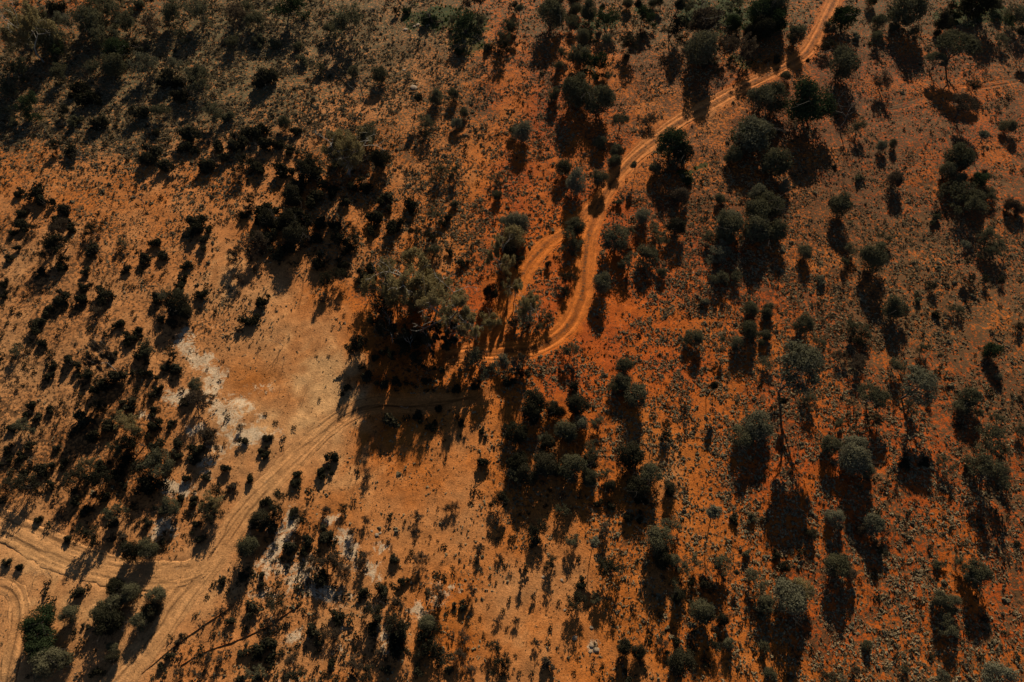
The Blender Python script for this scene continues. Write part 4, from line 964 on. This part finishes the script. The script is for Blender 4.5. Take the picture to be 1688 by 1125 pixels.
1000 880 34 Sd;980 930 27 Sg;990 1030 44 Sg;640 930 34 Sd;700 940 27 Sd;570 870 24 Sd;880 640 34 Sg;820 620 24 Sg;1200 150 64 Mg;1260 70 34 Sp;1170 950 24 Sd;1180 880 26 Sd;860 550 60 Sg;880 400 30 Sg;560 300 40 Sg;230 400 60 Rd;60 500 60 Sd;100 560 60 Rd;760 730 40 Sg
330 1100 60 Md;400 1110 40 Mp;880 1090 60 Mp;700 1060 40 Mg;820 1000 40 Sd;1240 560 40 Sg;1130 300 30 Sd;590 500 50 Md;780 60 60 Sd;680 60 80 Sd;1240 1000 40 Sd;1140 860 24 Sg;330 860 30 Sg;240 960 30 Sd;420 800 30 Sg;560 700 40 Sp;690 540 24 Sd;10 950 50 Mg;190 500 50 Sd
'''

TILE = 430.0 / 1273.0
MP = 0.0


def parse_survey():
    out = []
    ox = oy = 0
    for line in SURVEY.strip().split('\n'):
        if line[0] == '@':
            ox, oy = [int(q) for q in line[1:].split()]
            continue
        for e in line.split(';'):
            a = e.split()
            x = ox + float(a[0]) * TILE; y = oy + float(a[1]) * TILE; w = float(a[2]) * TILE
            k = a[3][0]; t = a[3][1] if len(a[3]) > 1 else 'g'
            out.append([x, y, w, k, t])
    return out


PL = parse_survey()
# the tiles overlap a little: drop doubles near the seams
keep = []
for e in sorted(PL, key=lambda q: -q[2]):
    if all((e[0] - q[0]) ** 2 + (e[1] - q[1]) ** 2 > (0.22 * (e[2] + q[2]) * .5) ** 2 + 9 or e[3] == 'K' for q in keep):
        keep.append(e)
PL = keep
# nothing grows in the wheel tracks
_b = np.array([at(e[0], e[1], .8) for e in PL])
_t = track_dist(_b[:, 0], _b[:, 1])[0]
PL = [e for e, t in zip(PL, _t) if t > -.15 or e[3] in 'GRUT']

# past 300 of a kind the smallest join the scrub cover
EXTRA = []
fin = []
for k in 'RMSGUDTK':
    l = [e for e in PL if e[3] == k]
    l.sort(key=lambda q: -q[2])
    lim = 300
    fin += l[:lim]
    EXTRA += l[lim:]
PL = fin

NAME = {'R': 'round_bush', 'M': 'open_shrub', 'S': 'low_shrub', 'G': 'gum_tree', 'U': 'umbrella_tree', 'D': 'bare_tree', 'T': 'slender_tree', 'K': 'stone'}
CAT = {'R': 'bush', 'M': 'shrub', 'S': 'shrub', 'G': 'tree', 'U': 'tree', 'D': 'tree', 'T': 'tree', 'K': 'stone'}
NOUN = {'R': 'round bush', 'M': 'twiggy shrub', 'S': 'low shrub', 'G': 'gum tree', 'U': 'flat-topped tree', 'D': 'leafless tree', 'T': 'slender tree', 'K': 'pale stone'}
GRP = {'R': 'round bushes dotted over the red soil', 'M': 'open twiggy shrubs on the plain', 'S': 'low dark shrubs on the sand', 'G': 'gum trees with pale limbs',
       'U': 'flat-topped trees with spreading crowns', 'D': 'leafless trees and dead scrub', 'T': 'slender trees with small crowns', 'K': 'pale stones on the sand'}
TONE = {'g': 'grey-green', 'p': 'pale grey', 'o': 'olive', 'd': 'blackish', 'b': 'brownish', 'v': 'green', 'w': 'pale'}
MARKS = [('the track fork', 992, 322), ('the upper track bend', 1335, 80), ('the diagonal track middle', 1150, 185), ('the central gum grove', 730, 470),
         ('the bare sandy clearing', 510, 610), ('the rusty sand patch', 418, 625), ('the teal-tinted salt patch', 303, 655), ('the lower-left track junction', 330, 945),
         ('the left-edge track', 60, 900), ('the faint side track', 1540, 160), ('the broad flat-topped tree', 1508, 636), ('the many-limbed tree', 1310, 610),
         ('the lone trackside bush', 992, 472), ('the top-left gum tree', 20, 20), ('the top-edge green grass', 1200, 30), ('the top-right green grass', 1610, 25),
         ('the top-centre leafless tree', 820, 60), ('the dark thicket', 500, 320), ('the pale pebble patch', 980, 1066), ('the white clay streaks', 480, 920),
         ('the long grove shadows', 660, 780), ('the sharp track curve', 935, 535), ('the bottom-right corner', 1670, 1110), ('the bottom-left corner', 20, 1110),
         ('the left sand strip', 120, 330), ('the right edge middle', 1680, 560), ('the pale-crowned slender tree', 1183, 843), ('the big pale bush', 1302, 988),
         ('the broadest green bush', 1336, 170), ('the thicket below the loop', 910, 700), ('the top-edge grass at centre', 700, 25), ('the bottom-left green bushes', 70, 1050),
         ('the left edge middle', 5, 560), ('the cracked white clay', 700, 1010), ('the bright green-topped bush', 1635, 580), ('the top-left red soil patch', 120, 10)]
HERO = {  # nearest plant to this photo point gets this wording
    ('R', 992, 471): 'lone grey-green round bush right beside the twin-rut track, casting one neat oval shadow',
    ('U', 1508, 636): 'broad pale flat-topped tree on thin trunk casting wide black shadow on red soil',
    ('U', 1314, 603): 'pale grey many-limbed tree whose long forked trunk shadow runs straight down the picture',
    ('R', 1336, 169): 'largest dark green bush, broad and square-shouldered, just below the bend of the upper track',
    ('G', 17, 18): 'olive gum tree with a bare white limb in the top-left corner',
    ('G', 663, 434): 'largest olive gum tree, leftmost big crown of the central grove',
    ('G', 744, 478): 'olive gum tree with white limbs at the right of the central grove',
    ('G', 552, 209): 'olive gum tree with a pale forked limb above the dark thicket',
    ('G', 152, 573): 'small brownish gum tree with a bare white limb among dark shrubs at left',
    ('D', 820, 59): 'tall leafless tree with a long curving trunk shadow near the top centre',
    ('T', 1183, 843): 'tall slender tree with a small pale crown and a long thin straight shadow',
    ('R', 1142, 556): 'neat round bush with oval shadow alone on open red soil right of track bend',
    ('U', 1586, 69): 'large grey-green flat-topped tree with visible limbs near the top right',
    ('R', 1635, 580): 'bush with a bright green top near the right edge',
    ('R', 1300, 986): 'largest pale grey bush near the lower right, beside an olive one',
    ('T', 1623, 221): 'slender tree leaning on a bare bent trunk, near the right edge',
    ('D', 618, 993): 'fallen-looking pale dead tree lying among white clay streaks at the bottom',
    ('R', 321, 634): 'single grey-green bush beside the teal-tinted salt patch',
    ('R', 1440, 865): 'pale round bush with a long oval shadow on the red soil at lower right',
}
ORD = ['nearest', 'second nearest', 'third nearest', 'fourth nearest', 'fifth nearest', 'sixth nearest', 'seventh nearest', 'eighth nearest', 'ninth nearest', 'tenth nearest',
       'eleventh nearest', 'twelfth nearest', 'thirteenth nearest', 'fourteenth nearest', 'fifteenth nearest', 'sixteenth nearest']


def direction(dx, dy):
    a = math.degrees(math.atan2(-dy, dx)) % 360
    return ['right of', 'upper right of', 'above', 'upper left of', 'left of', 'lower left of', 'below', 'lower right of'][int(((a + 22.5) % 360) // 45)]


def make_labels():
    lab = {}
    for (k, hx, hy), text in HERO.items():
        c = [(math.hypot(e[0] - hx, e[1] - hy), i) for i, e in enumerate(PL) if e[3] == k]
        d, i = min(c)
        if d < 25 and i not in lab:
            lab[i] = text
    buckets = {}
    for i, e in enumerate(PL):
        if i in lab: continue
        x, y, w, k, t = e
        m = min(MARKS, key=lambda q: math.hypot(q[1] - x, q[2] - y))
        size = 'large' if w > 42 else 'medium' if w > 27 else 'small' if w > 14 else 'tiny'
        d = math.hypot(m[1] - x, m[2] - y)
        if k in 'KD' and t in 'dg': tone = ''
        else: tone = TONE[t] + ' '
        if k == 'K': tone = ''
        dr = direction(x - m[1], y - m[2]) if d > 14 else 'right at'
        buckets.setdefault((size, tone + NOUN[k], dr, m[0]), []).append((d, i))
    for (size, noun, dr, m), l in buckets.items():
        l.sort()
        for n, (d, i) in enumerate(l):
            if len(l) == 1:
                lab[i] = '%s %s just %s %s' % (size, noun, dr, m) if d < 60 else '%s %s standing %s %s' % (size, noun, dr, m)
            else:
                lab[i] = '%s %s %s %s %s' % (ORD[min(n, 15)], size, noun, dr, m)
    return lab


LAB = make_labels()
NV = {'R': 10, 'M': 9, 'S': 12, 'G': 5, 'U': 4, 'D': 5, 'T': 4, 'K': 3}


def place_all():
    rr = random.Random(5)
    cx = np.array([e[0] for e in PL]); cy = np.array([e[1] for e in PL])
    pos = []
    for i, (px, py, w, k, t) in enumerate(PL):
        # first guess on the plane, then the right size and height
        zc = 0
        for _ in range(3):
            gx, gy = at(px, py, zc)
            depth = gy * CP - (zc - H) * SP
            wm = w * depth / F
            zc = CENTRE[k] * wm * (1.6 if k == 'U' and w > 78 else 1) * (1.0 if k != 'G' else (1.08 if w > 45 else 1.75))
        pos.append((gx, gy, wm))
    pos = np.array(pos)
    gz = ground_h(pos[:, 0], pos[:, 1])
    for i, (px, py, w, k, t) in enumerate(PL):
        gx, gy, wm = pos[i]
        vs = variants(k, t, rr.randrange(NV[k]))
        s = wm * {'S': 1.18, 'M': 1.25, 'R': 1.2, 'D': 1.1, 'G': 1.12}.get(k, 1.15)
        sz = s * rr.uniform(.88, 1.12)
        if k == 'D': sz = s * rr.uniform(.85, 1.0)
        if k == 'U': sz = s * (rr.uniform(.75, .9) if w < 78 else 1.3)
        if k == 'G': sz = s * (rr.uniform(1.0, 1.12) if w > 45 else rr.uniform(1.55, 1.9))
        if k == 'K':
            s *= .75; sz = s * .8
        loc = (gx, gy, gz[i] - .02)
        rz = rr.random() * 6.283
        if len(vs) == 1:
            o = link(NAME[k], vs[0][1], None, loc)
        else:
            o = link(NAME[k], None, None, loc)
            o.empty_display_size = .5
            for nm, me in vs:
                link(nm, me, o)
        o.rotation_euler = (0, 0, rz)
        o.scale = (s * rr.uniform(.93, 1.07), s * rr.uniform(.93, 1.07), sz)
        o['label'] = LAB[i]
        o['category'] = CAT[k]
        o['group'] = GRP[k]


place_all()


# ------------------------------------------------------------------ ground cover (stuff)
def tuft_mesh(seed, mat, blades=26, hgt=.5):
    rng = np.random.default_rng(seed)
    v = []; f = []
    for i in range(blades):
        a = rng.random() * 6.28; tilt = rng.uniform(.1, 1.25)
        d = np.array([math.cos(a) * math.sin(tilt), math.sin(a) * math.sin(tilt), math.cos(tilt)])
        L = rng.uniform(.35, .6); w = rng.uniform(.05, .10)
        b = np.array([math.cos(a) * .12, math.sin(a) * .12, 0]) * rng.random()
        s = np.cross(d, [rng.normal(), rng.normal(), rng.normal()]); s /= np.linalg.norm(s)
        tip = b + d * L; tip[2] *= hgt * 1.7
        m = b + d * L * .55; m[2] *= hgt * 2.0
        n = len(v)
        v += [b - s * w * .5, b + s * w * .5, m + s * w * 1.3, tip, m - s * w * 1.3]
        f += [(n, n + 1, n + 2, n + 3, n + 4)]
    return np_mesh('tuft', np.array(v), np.array(f), [mat])


def lump_mesh(seed, mat, squash=.62):
    import bmesh
    rng = np.random.default_rng(seed)
    bm = bmesh.new()
    for k in range(5):
        a = rng.random() * 6.28; d = rng.uniform(.08, .40); r = rng.uniform(.12, .26)
        g = bmesh.ops.create_icosphere(bm, subdivisions=1, radius=r)['verts']
        for v in g:
            v.co *= 1 + rng.uniform(-.35, .45)
            v.co.z = v.co.z * squash * 1.3 + r * .6
            v.co.x += math.cos(a) * d; v.co.y += math.sin(a) * d
    me = bpy.data.meshes.new('lump'); bm.to_mesh(me); bm.free()
    me.materials.append(mat)
    return me


def ball_mesh(seed, mat, n=60):
    rng = np.random.default_rng(seed)
    lob = [(0, 0, .28, .30, .26)]
    for i in range(3):
        a = rng.random() * 6.28
        lob.append((math.cos(a) * .24, math.sin(a) * .24, .2, .2, .18))
    v, f = leaves(rng, lob, n, .095, .12, .8, elong=1.2)
    return np_mesh('ball', v, f, [mat])


def scatter_object(name, label, pts, sizes, sources, seed):
    """one mesh of points; geometry nodes put a plant shape on each"""
    rng = np.random.default_rng(seed)
    n = len(pts)
    me = bpy.data.meshes.new(name)
    me.vertices.add(n); me.vertices.foreach_set('co', np.asarray(pts, np.float32).ravel())
    a = me.attributes.new('siz', 'FLOAT_VECTOR', 'POINT')
    sv = np.stack([sizes * rng.uniform(.7, 1.45, n), sizes, sizes * rng.uniform(.6, 1.3, n)], 1).astype(np.float32)
    a.data.foreach_set('vector', sv.ravel())
    a = me.attributes.new('rot', 'FLOAT_VECTOR', 'POINT')
    rv = np.stack([rng.normal(0, .12, n), rng.normal(0, .12, n), rng.random(n) * 6.283], 1).astype(np.float32)
    a.data.foreach_set('vector', rv.ravel())
    a = me.attributes.new('pick', 'INT', 'POINT')
    a.data.foreach_set('value', rng.integers(0, len(sources), n).astype(np.int32))
    o = link(name, me)
    ng = bpy.data.node_groups.new(name, 'GeometryNodeTree')
    ng.interface.new_socket('Geometry', in_out='INPUT', socket_type='NodeSocketGeometry')
    ng.interface.new_socket('Geometry', in_out='OUTPUT', socket_type='NodeSocketGeometry')
    gi = ng.nodes.new('NodeGroupInput'); go = ng.nodes.new('NodeGroupOutput')
    jn = ng.nodes.new('GeometryNodeJoinGeometry')

    def named(nm, ty):
        q = ng.nodes.new('GeometryNodeInputNamedAttribute'); q.data_type = ty; q.inputs['Name'].default_value = nm
        return q.outputs['Attribute']
    siz = named('siz', 'FLOAT_VECTOR'); rot = named('rot', 'FLOAT_VECTOR'); pick = named('pick', 'INT')
    for k, src in enumerate(sources):
        so = bpy.data.objects.new(src.name, src)          # only a shape carrier: never linked to the scene
        so.use_fake_user = True
        oi = ng.nodes.new('GeometryNodeObjectInfo'); oi.inputs['Object'].default_value = so
        oi.inputs['As Instance'].default_value = True
        ip = ng.nodes.new('GeometryNodeInstanceOnPoints')
        cmp_ = ng.nodes.new('FunctionNodeCompare'); cmp_.data_type = 'INT'; cmp_.operation = 'EQUAL'
        ng.links.new(pick, cmp_.inputs[2]); cmp_.inputs[3].default_value = k
        ng.links.new(gi.outputs[0], ip.inputs['Points'])
        ng.links.new(cmp_.outputs[0], ip.inputs['Selection'])
        ng.links.new(oi.outputs['Geometry'], ip.inputs['Instance'])
        ng.links.new(rot, ip.inputs['Rotation']); ng.links.new(siz, ip.inputs['Scale'])
        ng.links.new(ip.outputs[0], jn.inputs[0])
    ng.links.new(jn.outputs[0], go.inputs[0])
    md = o.modifiers.new('scatter', 'NODES'); md.node_group = ng
    o['kind'] = 'stuff'; o['label'] = label; o['category'] = 'ground cover'
    return o


def candidates(n, seed):
    rng = np.random.default_rng(seed)
    x = rng.uniform(-128, 128, n); y = rng.uniform(0, 152, n)
    m = np.abs(x) < 76 + .44 * y + 6
    x = x[m]; y = y[m]
    return x, y, rng


def scatter(name, label, n, seed, dens, smin, smax, sources, power=2.0, extra=None):
    x, y, rng = candidates(n, seed)
    tv = track_dist(x, y)
    p = dens(x, y)
    on = tv[0] < 0.15
    strip = (tv[1] < .38) & (tv[3] > .5)
    p = np.where(on, np.where(strip, p * .9, 0), p)
    m = rng.random(len(x)) < p
    x = x[m]; y = y[m]
    s = smin + (smax - smin) * rng.random(len(x)) ** power
    s = np.where(on[m], s * .45, s)
    if extra:
        ex = np.array([at(e[0], e[1]) for e in extra]); es = np.array([e[2] * .085 for e in extra])
        x = np.concatenate([x, ex[:, 0]]); y = np.concatenate([y, ex[:, 1]]); s = np.concatenate([s, es])
    z = ground_h(x, y) - .01
    print(name, len(x))
    scatter_object(name, label, np.stack([x, y, z], 1), s, sources, seed)


def d_tuss(x, y):
    px, py = to_px(x, y)
    t = sample(TUSS, px + (fbm(x / 9, y / 9, 5, 3) - .5) * 260, py + (fbm(x / 9, y / 9, 6, 3) - .5) * 160)
    n = fbm(x / 3.2, y / 3.2, 201, 4)
    m = fbm(x / .8, y / .8, 211, 2)
    return np.clip(t ** 1.25 * 1.25 * sstep(.36, .60, n + (t - .4) * .24) * sstep(.36, .58, m + .06), 0, 1)


def d_grey(x, y):
    px, py = to_px(x, y)
    g = np.exp(-(((px - 300) / 420) ** 2 + ((py - 130) / 170) ** 2))
    return np.clip(d_tuss(x, y) * (.40 + 2.2 * g), 0, 1)


def d_scrub(x, y):
    px, py = to_px(x, y)
    t = sample(SCRUB, px, py) * (1 - .55 * sstep(700, 1000, px))
    n = fbm(x / 4.5, y / 4.5, 301, 4)
    return np.clip(t * 1.3 * sstep(.42, .66, n + (t - .5) * .2), 0, 1)


def d_litter(x, y):
    px, py = to_px(x, y)
    t = sample(SCRUB, px, py) * .3 + sample(TUSS, px, py) * .3 + sample(BROWN, px, py) * .9
    n = fbm(x / 2.2, y / 2.2, 331, 4)
    return np.clip((t * .9 + .10) * sstep(.4, .62, n), 0, 1)


def d_green(x, y):
    px, py = to_px(x, y)
    g = blobs(GREEN, px, py, (fbm(x / 3.0, y / 3.0, 41, 4) - .5) * 60, (fbm(x / 3.0, y / 3.0, 51, 4) - .5) * 46)
    return sstep(.3, .7, g)


tufts = [lump_mesh(s, M_TUFT, .7) for s in (1, 2, 3)] + [tuft_mesh(3, M_TUFT, 26, .5), tuft_mesh(13, M_TUFT, 20, .4), ball_mesh(14, M_TUFT, 60)]
tufts_g = [lump_mesh(s, M_TUFT2, .8) for s in (4, 5)] + [ball_mesh(6, M_TUFT2, 90)]
balls = [ball_mesh(s, LEAF['d'], 46) for s in (7, 8)] + [ball_mesh(9, LEAF['b'], 46), ball_mesh(15, LEAF['d'], 60)]
litter = [tuft_mesh(10, LEAF['d'], 8, .3), tuft_mesh(12, LEAF['b'], 9, .35)]
grass = [tuft_mesh(11, leaf_material('fresh_grass', (.018, .042, .006), (.050, .085, .014), .3), 20, .5)]

scatter('dry_tussock_cover', 'pale dry grass tussocks scattered in patches over the red soil', 1300000, 21, d_tuss, .11, .42, tufts)
scatter('grey_tussock_cover', 'grey small saltbush tussocks scattered between the larger shrubs', 260000, 22, d_grey, .16, .62, tufts_g, 3.0)
scatter('dark_scrub_cover', 'small dark scrub plants dotted over the sand between larger shrubs', 90000, 23, d_scrub, .22, 1.0, balls, 3.2, EXTRA)
scatter('litter_cover', 'fine dark twigs and seedlings strewn over the sand', 330000, 24, d_litter, .10, .32, litter, 1.5)
scatter('green_grass_cover', 'short fresh green grass under trees by the top edge', 60000, 25, d_green, .2, .6, grass)

print('plants', len(PL), 'labels', len(set(LAB.values())))
